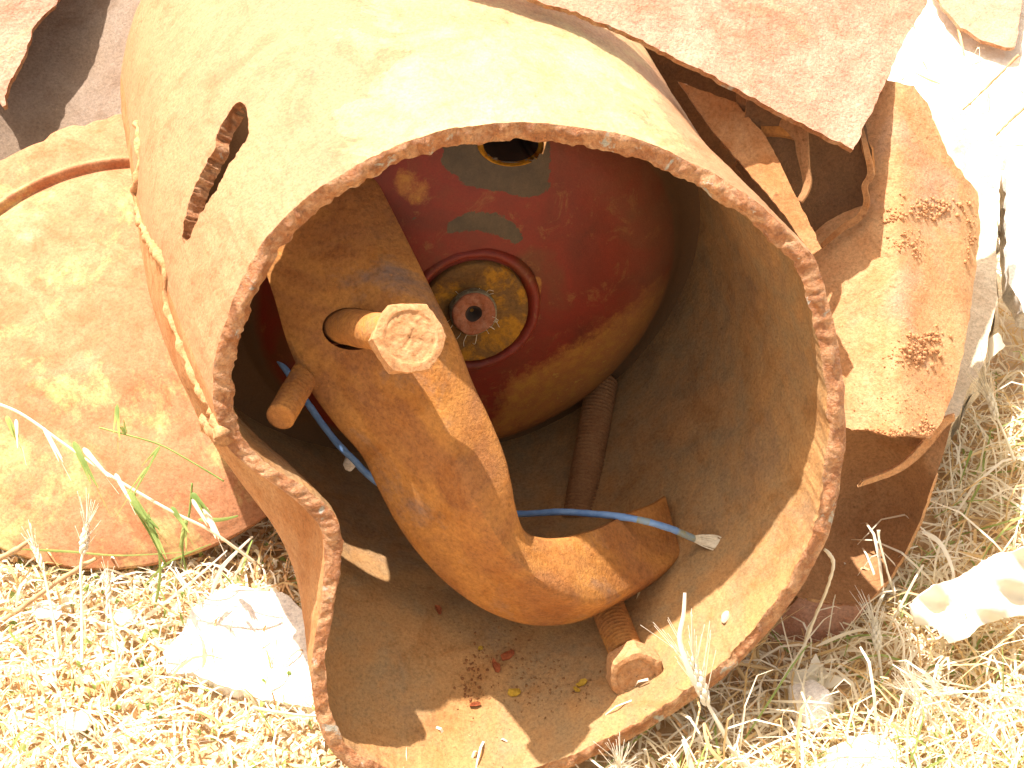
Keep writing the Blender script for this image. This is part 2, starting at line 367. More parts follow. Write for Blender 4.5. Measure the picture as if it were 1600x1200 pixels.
# back closing edge
e0 = np.arange(NT)*nv1+NV
faces.append(np.stack([e0, e0[nx_], e0[nx_]+NO, e0+NO], 1)); mats.append(np.full(NT, 2))
# melted blobs on the rim: raise inner corner noise
V = np.vstack(verts); FA = np.vstack(faces); MI = np.concatenate(mats)
tank = thing('torn_tank', G(835, 1100), 'large rusty tank lying on its side with its torch-cut mouth facing the viewer', 'tank')
# flank material (lower sheet below the weld) by angle
oc = (V[FA].mean(1)-C0); fa_th = np.degrees(np.arctan2(oc@UU, oc@NN))
seam_px = [(214,190),(217,250),(213,320),(232,372),(256,415),(262,480),(284,540),(305,592),(328,640),(348,682)]
fcx = V[FA].mean(1); fpx, fpy = 800+F*((fcx-CAM)@RT)/((fcx-CAM)@FW), 600+F*((fcx-CAM)@DN)/((fcx-CAM)@FW)
seamx = np.interp(fpy, [p[1] for p in seam_px]+[730, 1400], [p[0] for p in seam_px]+[400, 1600])
low = (MI == 0) & (((fpx < seamx) & (fpy > 330) & (fa_th > 90)) | (fa_th > 100) | (fa_th < -181))
low |= (MI == 0) & (fpx < 700) & (fpy > 300) & (fpx < seamx)
MI[low] = 3
shell = mesh('shell', V, FA, [M['outer'], M['inner'], M['edge'], M['side']], tank, MI)
bv = BVHTree.FromPolygons([Vector(v) for v in V], [tuple(map(int, f)) for f in np.vstack([outf[keep][::1]])])
bvall = BVHTree.FromPolygons([Vector(v) for v in V], [tuple(map(int, f)) for f in FA])
def drape(px, py, tree=bvall, lift=0.0):
    dr = unit(RT*((px-800)/F)+DN*((py-600)/F)+FW)
    h = tree.ray_cast(Vector(CAM), Vector(dr))
    if h[0] is None: return None
    return np.array(h[0])-dr*lift

def frames(path):
    path = np.asarray(path, float); n = len(path)
    T = np.gradient(path, axis=0); T /= np.linalg.norm(T, axis=1)[:, None]+1e-12
    up = np.array([0, 0, 1.]) if abs(T[0][2]) < .9 else np.array([1., 0, 0])
    A = []
    x = unit(np.cross(T[0], up))
    for i in range(n):
        x = x-T[i]*(x@T[i]); x = unit(x); A.append((x, np.cross(T[i], x)))
    return A
def tube_vf(path, rad, n=10, rough=0, seed=0, cap=True, flat=1.0):
    path = np.asarray(path, float); rad = np.broadcast_to(rad, (len(path),)); A = frames(path); Vv = []; Ff = []
    for i, p in enumerate(path):
        x, y = A[i]
        for k in range(n):
            t = 2*math.pi*k/n; Vv.append(p+rad[i]*(x*math.cos(t)+y*math.sin(t)*flat))
    Vv = np.array(Vv)
    if rough:
        nn = Vv-np.repeat(path, n, 0); ln = np.linalg.norm(nn, axis=1)[:, None]+1e-9
        Vv = Vv+nn/ln*(rough*fbm(Vv, .9/np.mean(rad)*.6, 3, seed))[:, None]
    for i in range(len(path)-1):
        for k in range(n):
            Ff.append((i*n+k, i*n+(k+1) % n, (i+1)*n+(k+1) % n, (i+1)*n+k))
    if cap:
        Ff.append(tuple(range(n))[::-1]); Ff.append(tuple((len(path)-1)*n+k for k in range(n)))
    return Vv, Ff
class MB:
    def __init__(s): s.V = []; s.F = []; s.M = []; s.n = 0
    def add(s, V, F_, m=0):
        s.V.append(np.asarray(V, float)); s.F += [tuple(int(i)+s.n for i in f) for f in F_]; s.M += [m]*len(F_); s.n += len(V)
    def build(s, name, mats, parent=None, smooth=True):
        return mesh(name, np.vstack(s.V), s.F, mats, parent, s.M, smooth)
def pxpath(pts, n=8): return np.array([W(*p) for p in catmull(pts, n)])

# weld seam
sp = [drape(x, y, lift=.001) for x, y in catmull(seam_px, 9)]
sp = np.array([p for p in sp if p is not None and np.linalg.norm(p-C0) < .5])
sp = resample(sp, 130, False); rr_ = .0034*(1+.7*vnoise(np.stack([np.arange(130)*.22]*3, 1), 1, 3)); rr_[-8:] *= 1.5
Vv, Ff = tube_vf(sp, rr_, 12, .0022, 3); mesh('weld_seam', Vv, Ff, [M['bolt']], tank)
lip = [drape(x, y) for x, y in ((322, 652), (333, 668), (350, 683))]
if all(p is not None for p in lip):
    Vv, Ff = tube_vf(catmull(lip, 6), .007, 14, .003, 8); mesh('weld_blob', Vv, Ff, [M['bolt']], tank)

# far end: inward-domed red head
def axpt(sp_, r, th): return C0+AX*(sp_*ZU)+NN*(r*ZU*math.cos(th))+UU*(r*ZU*math.sin(th))
prof = [(0, 337), (60, 337), (120, 340), (180, 347), (230, 357), (275, 371), (315, 384), (345, 402), (370, 424), (388, 445), (408, 468), (430, 484), (452, 492)]
pr = catmull(prof, 7); na = 260
def wallr(th): return 449*(1+.15*sm(np.float64(.28/.30))*max(0., -math.cos(th-.1))**1.5)
Vd = np.array([axpt(s_, r_+(wallr(2*math.pi*k/na)-448)*max(0., (r_-400)/50.), 2*math.pi*k/na) for r_, s_ in pr for k in range(na)])
Vd += AX*(.0012*fbm(Vd, 12, 3, 31))[:, None]
Fd = [(i*na+k, (i+1)*na+k, (i+1)*na+(k+1) % na, i*na+(k+1) % na) for i in range(len(pr)-1) for k in range(na)]
dpx = 800+F*((Vd-CAM)@RT)/((Vd-CAM)@FW); dpy = 600+F*((Vd-CAM)@DN)/((Vd-CAM)@FW)
HOLE = (798, 226)
hm = [not ((((dpx[f[0]]-HOLE[0])/50)**2+((dpy[f[0]]-HOLE[1])/31)**2) < 1 and dpy[f[0]] < 300) for f in Fd]
Fd = [f for f, k in zip(Fd, hm) if k]
head = mesh('end_dome', Vd, Fd, [M['paint']], tank)
bare1 = [(690, 215), (690, 262), (715, 275), (725, 290), (770, 298), (825, 308), (848, 306), (858, 296), (862, 215)]
bare2 = [(700, 345), (735, 330), (775, 332), (800, 345), (815, 362), (815, 388), (800, 380), (775, 366), (730, 358), (690, 368)]
bare3 = [(640, 335), (665, 340), (655, 350), (640, 348)]
sc1 = [(822, 432), (842, 434), (845, 450), (838, 470), (822, 485)]
sc2 = [(775, 600), (850, 565), (920, 520), (990, 470), (1040, 420), (1070, 420), (1050, 520), (960, 620), (760, 700), (740, 680), (790, 640)]
sc3 = [(620, 255), (680, 290), (650, 330), (610, 300)]
def soft(polys, rad):
    o = np.zeros(len(Vd))
    for ddx, ddy in [(0, 0)]+[(rad*math.cos(t), rad*math.sin(t)) for t in np.linspace(0, 6.28, 9)[:-1]]+[(rad*.5*math.cos(t), rad*.5*math.sin(t)) for t in np.linspace(.4, 6.6, 7)[:-1]]:
        for p in polys: o += inpoly(dpx+ddx, dpy+ddy, p)
    return np.clip(o/15, 0, 1)
r_ax = np.linalg.norm((Vd-C0)-np.outer((Vd-C0)@AX, AX), axis=1)/ZU
chA = soft([bare1, bare2, bare3], 6); chB = np.clip(soft([sc1], 4)*1.0+soft([sc2], 26)*.62+soft([sc3], 12)*.45, 0, 1)
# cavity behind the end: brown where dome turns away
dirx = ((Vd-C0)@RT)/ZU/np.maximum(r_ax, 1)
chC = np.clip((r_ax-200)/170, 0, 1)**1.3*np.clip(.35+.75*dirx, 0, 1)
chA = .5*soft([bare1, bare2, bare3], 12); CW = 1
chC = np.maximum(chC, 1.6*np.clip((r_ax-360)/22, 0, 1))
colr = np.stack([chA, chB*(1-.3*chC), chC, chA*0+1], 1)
ca = head.data.color_attributes.new('wear', 'FLOAT_COLOR', 'POINT'); ca.data.foreach_set('color', colr.astype(np.float32).ravel())
# ring fitting round the hole near the rim (hole wall is a short collar)
hp = None
bvd = BVHTree.FromPolygons([Vector(v) for v in Vd], Fd)
ring = [];
for k in range(48):
    t = 2*math.pi*k/48
    h = drape(HOLE[0]+50*math.cos(t), HOLE[1]+31*math.sin(t), bvd)
    ring.append(h if h is not None and np.linalg.norm(h-C0) < .6 else W(HOLE[0]+50*math.cos(t), HOLE[1]+31*math.sin(t), 150))
ring = np.array(ring); rc = ring.mean(0); mb = MB()
prs = [(1.04, 0), (1.0, -.003), (.93, -.0035), (.86, .0), (.80, .012), (.78, .045)]
Vh = np.vstack([rc+(ring-rc)*k+AX*o for k, o in prs]); nk = 48
Fh = [(i*nk+k, i*nk+(k+1) % nk, (i+1)*nk+(k+1) % nk, (i+1)*nk+k) for i in range(len(prs)-1) for k in range(nk)]
M['ochre'] = rust('ochre_fitting', [(.34, .16, .035), (.42, .22, .05), (.22, .11, .04)], large=60, mid=160, speck=(.1, .07, .03), bst=.6)
mesh('port_collar', Vh, Fh+[tuple((len(prs)-1)*nk+k for k in range(nk))], [M['ochre'], M['hole_shade']], tank, [0]*(3*nk)+[1]*(2*nk)+[1])
# central fitting
CX, CY = 738, 480
FC = drape(CX, CY, bvd)
def lathe(origin, ax, prof, n, mats, name, parent, rough=0, seed=0, mi=None, ex=None):
    ax = unit(ax); x = unit(np.cross(ax, [0, 0, 1.]) if abs(ax[2]) < .9 else np.cross(ax, [1., 0, 0])); y = np.cross(ax, x)
    V_ = np.array([origin+ax*h+(x*math.cos(2*math.pi*k/n)+y*math.sin(2*math.pi*k/n))*r for r, h in prof for k in range(n)])
    if rough: V_ = V_+ax*(rough*fbm(V_, 120, 3, seed))[:, None]+(rough*.6*np.stack([vnoise(V_, 150, seed+k) for k in range(3)], 1))
    F_ = [(i*n+k, i*n+(k+1) % n, (i+1)*n+(k+1) % n, (i+1)*n+k) for i in range(len(prof)-1) for k in range(n)]
    m_ = [(mi[i] if mi else 0) for i in range(len(prof)-1) for k in range(n)]
    if prof[-1][0] > 1e-5: F_.append(tuple((len(prof)-1)*n+k for k in range(n))); m_.append(mi[-1] if mi else 0)
    return mesh(name, V_, F_, mats, parent, m_)
md = MP(250); fax = unit(-AX*.8-FW*.28)
FC = FC+AX*.004
lathe(FC, fax, [(110*md, -.008), (109*md, .004), (106*md, .010), (101*md, .014), (95*md, .014), (90*md, .011), (86*md, .004)], 96, [M['paint']], 'weld_ring', head, .0008, 5)
M['disc2'] = rust('ochre_and_brown', [(.13, .075, .035), (.19, .10, .035), (.11, .065, .035)], patch=(.36, .18, .045), patch_cut=(.49, .58), patch_scale=30, large=30, bst=.6)
lathe(FC, fax, [(86*md, .001), (85.5*md, .012), (84*md, .0155), (81*md, .016), (30*md, .0165)], 96, [M['disc2']], 'fitting_plate', head, .0004, 6)
pl = unit(-AX*.7-FW*.5)
PB = W(735, 480, 250); PB = FC+fax*.016
q0 = proj(PB); 
PB = PB+RT*((737-q0[0])*md)+DN*((482-q0[1])*md)
thr = []
for k in range(14): thr += [(36.5*md, .001*k), (33.5*md, .001*k+.0005)]
M['plug'] = rust('pink_plug_end', [(.42, .19, .12), (.36, .14, .08), (.48, .26, .17)], large=80, mid=200, bst=.9)
M['tape'] = rust('old_thread_tape', [(.34, .29, .17), (.42, .36, .24), (.22, .16, .08)], large=80, mid=260, bst=.8)
lathe(PB-pl*.002, pl, thr+[(34*md, .0145), (31*md, .0160), (22*md, .0150), (13*md, .0142), (9*md, .010), (2*md, .004)], 48, [M['tape'], M['plug'], M['hole_shade']], 'threaded_nipple', head, .0011, 7, [0]*28+[1, 1, 1, 2, 2, 2])
# loose fibres of sealing hemp round the nipple
mb = MB()
for k in range(26):
    t = random.uniform(0, 6.28); x = RT*math.cos(t)+DN*math.sin(t); p0 = PB+x*35*md+pl*random.uniform(.002, .012)
    p1 = p0+x*random.uniform(.002, .006)+unit(rng.normal(size=3))*.003; p2 = p1+unit(rng.normal(size=3))*.004
    mb.add(*tube_vf(catmull([p0, p1, p2], 4), .00022, 4))
mb.build('sealing_fibre', [M['straw']], head)

# ------------------------------------------------------------------ generic torn sheet
def sheet(name, poly, zf, mats, thick=8, step=9, jag_=1.5, amp=.8, parent=None, seed=0, smooth_poly=0, edge_mat=1, jf=.25, back=None):
    p = np.array(poly, float)
    if smooth_poly: p = catmull(p, smooth_poly, True)
    L = np.linalg.norm(np.roll(p, -1, 0)-p, axis=1).sum(); nb = max(12, int(L/(step*.55)))
    # keep corners: resample each side
    pts = []
    for i in range(len(p)):
        a_, b_ = p[i], p[(i+1) % len(p)]; k = max(1, int(np.linalg.norm(b_-a_)/(step*.55)))
        for j in range(k): pts.append(a_+(b_-a_)*j/k)
    p = np.array(pts); nb = len(p); c_ = p.mean(0)
    tan = np.roll(p, -1, 0)-np.roll(p, 1, 0); nor = np.stack([tan[:, 1], -tan[:, 0]], 1); nor /= np.linalg.norm(nor, axis=1)[:, None]+1e-9
    key = np.stack([np.arange(nb)*jf*step/5, np.zeros(nb), np.zeros(nb)], 1)
    p = p+nor*(jag_*fbm(key, 1, 3, seed+40))[:, None]
    x0, y0 = p.min(0); x1, y1 = p.max(0)
    gx, gy = np.meshgrid(np.arange(x0, x1, step), np.arange(y0, y1, step)); gx = gx.ravel()+rng.uniform(-.2, .2, gx.size)*step; gy = gy.ravel()+rng.uniform(-.2, .2, gy.size)*step
    m = inpoly(gx, gy, p); gx, gy = gx[m], gy[m]
    # drop grid points too near to the boundary
    dmin = np.min((gx[:, None]-p[None, :, 0])**2+(gy[:, None]-p[None, :, 1])**2, 1); m = dmin > (step*.45)**2; gx, gy = gx[m], gy[m]
    allp = [Vector(q) for q in p]+[Vector((x, y)) for x, y in zip(gx, gy)]
    r = delaunay_2d_cdt(allp, [(i, (i+1) % nb) for i in range(nb)], [], 1, 1e-4)
    v2 = np.array([tuple(v) for v in r[0]]); tri = r[2]
    z = np.array([zf(x, y) for x, y in v2]); P = np.array([W(x, y, q) for (x, y), q in zip(v2, z)])
    # triangle normals -> vertex normals
    tr = np.array([f for f in tri if len(f) == 3]); nrm = np.cross(P[tr[:, 1]]-P[tr[:, 0]], P[tr[:, 2]]-P[tr[:, 0]])
    sgn = np.sign((nrm@(-FW)).sum()) or 1
    if sgn < 0: tr = tr[:, ::-1]; nrm = -nrm
    vn = np.zeros_like(P)
    for k in range(3): np.add.at(vn, tr[:, k], nrm)
    vn /= np.linalg.norm(vn, axis=1)[:, None]+1e-12
    P = P+vn*(amp*ZU*fbm(P, 45, 4, seed))[:, None]
    B = P-vn*(thick*ZU)
    n = len(P); Fs = [tuple(t) for t in tr]+[(t[0]+n, t[2]+n, t[1]+n) for t in tr]; mi = [0]*len(tr)+[(0 if back is None else back)]*len(tr)
    ed = {}
    for t in tr:
        for u, v in ((t[0], t[1]), (t[1], t[2]), (t[2], t[0])): ed[(u, v)] = 1
    Vx = [P, B]
    mid = {}
    bnd = [e for e in ed if (e[1], e[0]) not in ed]
    bvs = sorted({u for e in bnd for u in e}); 
    mm = np.array([(P[u]+B[u])/2 for u in bvs]); outd = mm*0
    mm = mm+(.22*thick*ZU)*np.stack([vnoise(mm, 300, seed+k) for k in range(3)], 1)
    mid = {u: 2*n+i for i, u in enumerate(bvs)}; Vx.append(mm)
    em = edge_mat if len(mats) > 1 else 0
    # duplicate boundary verts so the edge stays crisp
    dup = {u: 2*n+len(bvs)+i for i, u in enumerate(bvs)}; Vx.append(P[bvs]); dub = {u: 2*n+2*len(bvs)+i for i, u in enumerate(bvs)}; Vx.append(B[bvs])
    for (u, v) in bnd:
        Fs.append((dup[v], dup[u], mid[u], mid[v])); Fs.append((mid[v], mid[u], dub[u], dub[v])); mi += [em, em]
    return mesh(name, np.vstack(Vx), Fs, mats, parent, mi)
def plane3(a, b, c):
    A = np.array([[a[0], a[1], 1], [b[0], b[1], 1], [c[0], c[1], 1]], float); s_ = np.linalg.solve(A, np.array([a[2], b[2], c[2]], float))
    return lambda x, y: s_[0]*x+s_[1]*y+s_[2]

# ------------------------------------------------------------------ upper right flap over the tank
def under(x, y, base_, gap):
    k = min(1, max(0, (y-(x-830)*.471-2)/22.)); zz = max(base_, fz(x, y)+gap); return zz*(1-k)+base_*k
fz = plane3((830, 0, 95), (1335, 235, 190), (1450, 0, 400))
fl = sheet('torn_plate', [(700,-70),(830,-2),(900,20),(1000,62),(1100,112),(1200,166),(1280,206),(1333,235),(1340,222),(1352,190),(1362,176),(1372,150),(1388,122),(1402,90),(1415,55),(1440,22),(1452,-5),(1480,-80)],
      lambda x, y: fz(x, y)-14*math.sin(max(0, min(1, (x-830)/500))*math.pi), [M['flap'], M['edge']], 10, 8, 3.0, 2.2, None, 1)
tag(fl, 'thick pinkish rusty plate with a pointed corner jutting over the top right of the tank', 'metal plate')

# pink torn strip against the tank's right shoulder
t1 = thing('curled_scrap', W(1260, 330, 420), 'crumpled curl of dark rusty sheet wedged under the pointed plate beside the tank', 'scrap metal')
sheet('lit_flange', [(1060,128),(1150,160),(1190,205),(1216,248),(1240,298),(1264,345),(1283,388),(1268,398),(1225,335),(1170,270),(1110,200)],
      lambda x, y: under(x, y, 180+.2*(390-y)-(x-1180)*.15, 22), [M['side'], M['edge']], 8, 7, 1.5, 1.2, t1, 3)
def strip(name, top, bot, mats, parent, zt, zb, n=40, thick=6, seed=0):
    """ribbon lofted between two pixel curves"""
    A = resample(catmull([(*p, zt(*p)) for p in top], 8), n, False); B_ = resample(catmull([(*p, zb(*p)) for p in bot], 8), n, False)
    K = 8; P = np.array([[W(*(A[i]*(1-k/K)+B_[i]*(k/K))) for k in range(K+1)] for i in range(n)])
    du = np.gradient(P, axis=0); dv = np.gradient(P, axis=1); nn = np.cross(du, dv); nn /= np.linalg.norm(nn, axis=-1)[..., None]+1e-12
    if (nn@FW).mean() > 0: nn = -nn
    P = P+nn*(.6*ZU*fbm(P.reshape(-1, 3), 80, 3, seed)).reshape(n, K+1)[..., None]
    Bk = P-nn*thick*ZU; nK = K+1; tot = n*nK; V_ = np.vstack([P.reshape(-1, 3), Bk.reshape(-1, 3)]); F_ = []
    for i in range(n-1):
        for k in range(K):
            a_ = i*nK+k; F_ += [(a_, a_+1, a_+nK+1, a_+nK), (a_+tot, a_+nK+tot, a_+nK+1+tot, a_+1+tot)]
        for k in (0, K): a_ = i*nK+k; F_.append((a_, a_+nK, a_+nK+tot, a_+tot))
    for i in (0, n-1):
        for k in range(K): a_ = i*nK+k; F_.append((a_, a_+1, a_+1+tot, a_+tot))
    return mesh(name, V_, F_, mats, parent)
strip('fold_wall', [(1150,140),(1185,158),(1230,175),(1261,190),(1263,225),(1264,262),(1266,285),(1258,302),(1250,314)],
      [(1150,215),(1190,212),(1222,212),(1240,218),(1244,238),(1250,262),(1254,284),(1252,300),(1246,312)], [M['dark']], t1, lambda x, y: 218+.2*(1260-x)+.25*(y-190), lambda x, y: 222+.3*(1260-x)+.25*(y-210), 46, 5, 5)
def zc(x, y):
    t = max(-1, min(1, (x-1295)/75)); return under(x, y, 232+22*(1-t*t)+.5*(y-200), 45)
sheet('curled_sheet', [(1170,150),(1250,170),(1335,200),(1350,190),(1362,235),(1366,272),(1355,292),(1357,318),(1345,342),(1318,358),(1282,386),(1230,380),(1150,260)], zc, [M['shade_brown'], M['bar']], 9, 8, 1.5, .8, t1, 4)
strip('fold_edge', [(1258,186),(1262,222),(1264,262),(1267,284),(1262,300),(1252,316)], [(1244,196),(1250,226),(1253,258),(1257,280),(1252,298),(1244,312)], [M['dark']], t1, lambda x, y: 205, lambda x, y: 216, 46, 4, 55)
strip('sheet_rim', [(1347,192),(1358,232),(1367,272),(1355,292),(1359,318),(1346,344),(1320,360),(1284,388)], [(1341,196),(1349,234),(1355,270),(1346,290),(1349,316),(1337,338),(1314,352),(1282,381)], [M['side']], t1, lambda x, y: under(x, y, 222+.42*(y-200), 40), lambda x, y: under(x, y, 226+.42*(y-200), 42), 60, 5, 56)
strip('band_top', [(1180,160),(1215,172),(1262,190)], [(1192,213),(1222,214),(1256,222)], [M['bar']], t1, lambda x, y: under(x, y, 232, 40), lambda x, y: 230, 30, 4, 57)
sheet('gap_shade_sheet', [(860,-20),(940,-20),(1100,60),(1260,150),(1290,220),(1290,330),(1270,400),(1160,330),(1060,220),(960,100)], lambda x, y: 530+.8*(y-100), [M['shade_brown']], 6, 14, 1, .8, t1, 14)  # added dark sheet filling the shaded gap, tilted away from the sun

# right plate, standing behind the tank
def zp(x, y):
    dx_ = x-1400
    return 278+(.85*dx_ if dx_ > 0 else -.5*dx_)*math.tanh(abs(dx_)/25)-.2*(y-325)+.9*max(0, x-1505)
rp_ = sheet('bent_plate', [(1250,110),(1330,118),(1385,125),(1428,134),(1449,160),(1462,195),(1482,240),(1508,278),(1527,300),(1531,350),(1524,420),(1516,490),(1504,560),(1488,620),(1470,660),(1452,686),(1425,680),(1395,682),(1350,672),(1314,668),(1300,560),(1284,450),(1250,350)],
      zp, [M['plate'], M['edge']], 12, 9, 2.2, 1.6, None, 6)
rpt = thing('bent_plate_piece', W(1400, 660, 300), 'curved orange-tan rusty plate with clumps of red dirt right of the tank', 'metal plate')
rp_.name = 'plate_body'; rp_.parent = rpt; rp_.matrix_parent_inverse = Matrix.Translation(-Vector(rpt.location))
def clumps(name, spots, tree, mat, parent, zoff=0, seed=3):
    rn = random.Random(seed); V_ = []; F_ = []; mb_ = MB()
    for (x, y, sx, sy, n, rmin, rmax) in spots:
        for k in range(int(n*1.7)):
            px_, py_ = rn.gauss(x, sx), rn.gauss(y, sy); h = drape(px_, py_, tree)
            if h is None: continue
            r_ = rn.uniform(rmin, rmax)*rn.uniform(.35, .85)*ZU
            bm = ico; P = bm[0]*r_*np.array([rn.uniform(.7, 1.3), rn.uniform(.7, 1.3), rn.uniform(.5, 1)])
            P = P*(1+.35*vnoise(bm[0]*1.7+rn.random()*50, 1, 2))[:, None]+h
            mb_.add(P, bm[1])
    o = mb_.build(name, [mat], parent); o['kind'] = 'stuff'; return o
def make_ico(sub):
    b_ = bmesh.new(); bmesh.ops.create_icosphere(b_, subdivisions=sub, radius=1); v = np.array([tuple(x.co) for x in b_.verts]); f = [tuple(x.index for x in q.verts) for q in b_.faces]; b_.free(); return v, f
ico = make_ico(1); ico2 = make_ico(2); ico4 = make_ico(4)
def bvh_of(o):
    mt = o.data; return BVHTree.FromPolygons([v.co.copy() for v in mt.vertices], [tuple(p.vertices) for p in mt.polygons])
bvp = bvh_of(rp_)
clumps('dirt_clumps', [(1437,555,13,12,60,3,8),(1450,527,15,6,40,3,7),(1408,558,16,8,25,2,5),(1455,325,24,9,90,3,7),(1395,340,8,6,20,3,6),(1410,375,14,8,30,2,5),(1430,390,10,8,20,2,5),
        (1400,676,40,4,90,3,6),(1450,672,8,9,30,3,7),(1410,640,35,20,60,1,3),(1420,560,50,45,90,.8,2.4),(1380,380,30,30,30,.8,2),(1516,360,5,22,25,3,6)], bvp, M['dirt'], rpt)

# bowl-like torn sheet, lower right
bw = thing('torn_bowl', W(1340, 930, 380), 'hollow dark rusty sheet lying below the orange-tan plate at right, thin bright rim', 'scrap metal')
def zb(x, y):
    t = ((x-1340)/130)**2+((y-810)/150)**2; return 330+130*max(0, 1-t)
sheet('bowl_inside', [(1270,640),(1350,660),(1440,680),(1478,652),(1487,660),(1473,715),(1455,765),(1437,815),(1415,862),(1390,905),(1362,935),(1340,944),(1300,942),(1240,930),(1200,900)], zb, [M['dark'], M['plate']], 7, 9, 1.2, 1.0, bw, 7)
sheet('bowl_outside', [(1248,934),(1300,946),(1345,948),(1360,940),(1345,962),(1300,1000),(1250,1035),(1190,1075),(1150,1100),(1140,1040)], lambda x, y: 338+.55*(y-935), [M['flap'], M['edge']], 7, 8, 1.5, 1.5, bw, 8)
strip('rolled_lip', [(1348,752),(1395,733),(1425,710),(1450,680),(1472,655),(1492,648)], [(1340,762),(1398,742),(1430,722),(1458,694),(1478,668),(1492,658)], [M['plate']], bw, lambda x, y: 300, lambda x, y: 308, 40, 5, 9)

# top right corner scrap
cs = sheet('scrap_corner', [(1440,-60),(1463,-5),(1478,18),(1502,42),(1535,62),(1572,75),(1586,72),(1592,48),(1597,-5),(1610,-60)], lambda x, y: 1690-1.6*y+.002*(x-1530)**2, [M['flap'], M['edge']], 10, 8, 3, 2, None, 10)
tag(cs, 'small rounded end of a rusty plate poking down at the top right corner', 'metal plate')

# ------------------------------------------------------------------ left dished cap
cap = thing('dished_cap', G(150, 862), 'big round dished tank cap, rusty with yellow paint, leaning left of the tank', 'tank cap')
tau = math.radians(20); e2 = np.array([0, math.cos(tau), math.sin(tau)]); e1 = np.array([1., 0, 0]); e3 = np.cross(e1, e2)
bpt = G(160, 868, .012); CR = .212; CO = bpt+e2*CR*.985
prf = [(0, .034), (.2, .033), (.4, .029), (.6, .0215), (.72, .014), (.80, .0065), (.84, .0015), (.862, -.0015), (.875, .0035), (.89, .0065), (.905, .005), (.92, .001), (.96, .0), (1.0, -.002), (1.035, -.006)]
pc = catmull(prf, 5); na = 360; Vc = []
for r_, h in pc:
    for k in range(na):
        t = 2*math.pi*k/na; rj = r_*CR
        if r_ > .93:
            up_ = max(0, math.sin(t)); rj += (r_-.93)*CR*(up_*1.2*float(vnoise(np.array([[k*.06, 0, 0]]), 1, 77))[0] if False else 0)
        um = min(1, max(0, math.sin(t)*2.2+.35)); hs = .034*(1-r_**2.2)**.8 if r_ < 1 else -.004*(r_-1)/.035
        hh_ = h*um+(1-um)*(hs+.0) if r_ > .55 else h*(1-0)+0*hs
        if .4 < r_ <= .55: q_ = (r_-.4)/.15; hh_ = h*(1-q_)+(h*um+(1-um)*hs)*q_
        Vc.append(CO+e1*rj*math.cos(t)+e2*rj*math.sin(t)+e3*hh_)
Vc = np.array(Vc)
tt = np.tile(np.arange(na), len(pc)); rrr = np.repeat(pc[:, 0], na)
upm = np.clip(np.sin(2*np.pi*tt/na)*1.6-.3, 0, 1); rad_ = (Vc-CO); rad_ = rad_-np.outer(rad_@e3, e3); rad_ /= np.linalg.norm(rad_, axis=1)[:, None]+1e-9
tearn = vnoise(np.stack([tt*.11, tt*0, tt*0], 1), 1, 78)+.5*vnoise(np.stack([tt*.4, tt*0, tt*0], 1), 1, 79)
Vc = Vc+rad_*(np.clip(rrr-.93, 0, 1)*upm*tearn*.10)[:, None]+rad_*(np.clip(rrr-.93, 0, 1)*upm*.9*CR)[:, None]
Vc = Vc+e3*(.0012*fbm(Vc, 14, 3, 60)+.0003*vnoise(Vc, 90, 61))[:, None]
nC = len(Vc); Bc = Vc-e3*.005
Fc_ = [(i*na+k, (i+1)*na+k, (i+1)*na+(k+1) % na, i*na+(k+1) % na) for i in range(len(pc)-1) for k in range(na)]
Fc_ += [(f[3]+nC, f[2]+nC, f[1]+nC, f[0]+nC) for f in Fc_]
l0 = (len(pc)-1)*na; Fc_ += [(l0+k, l0+k+nC, l0+(k+1) % na+nC, l0+(k+1) % na) for k in range(na)]
mesh('cap_body', np.vstack([Vc, Bc]), Fc_, [M['disc']], cap)

# ------------------------------------------------------------------ curled sheet top left
cu_ = thing('curled_shell', W(110, 200, 900), 'curled grey-brown steel sheet standing behind the dished cap at top left', 'scrap metal')
def zg(x, y): return 1010-.55*y-.011*(x-90)**2*1.0+0
sheet('back_sheet', [(-90,-120),(250,-120),(250,260),(150,262),(60,262),(-90,240)], lambda x, y: 1120-.65*y-.004*(x-110)**2, [M['grey'], M['edge']], 9, 12, 1.5, 1, cu_, 11)
sheet('rolled_flap', [(-90,-220),(150,-220),(138,-120),(118,-60),(95,-2),(72,20),(52,40),(46,66),(38,88),(26,108),(14,132),(6,150),(9,164),(4,168),(-6,150),(-20,120),(-90,60)], lambda x, y: 960-.5*y+.003*(x-20)**2, [M['flap'], M['edge']], 16, 8, 3.5, 2, cu_, 12)

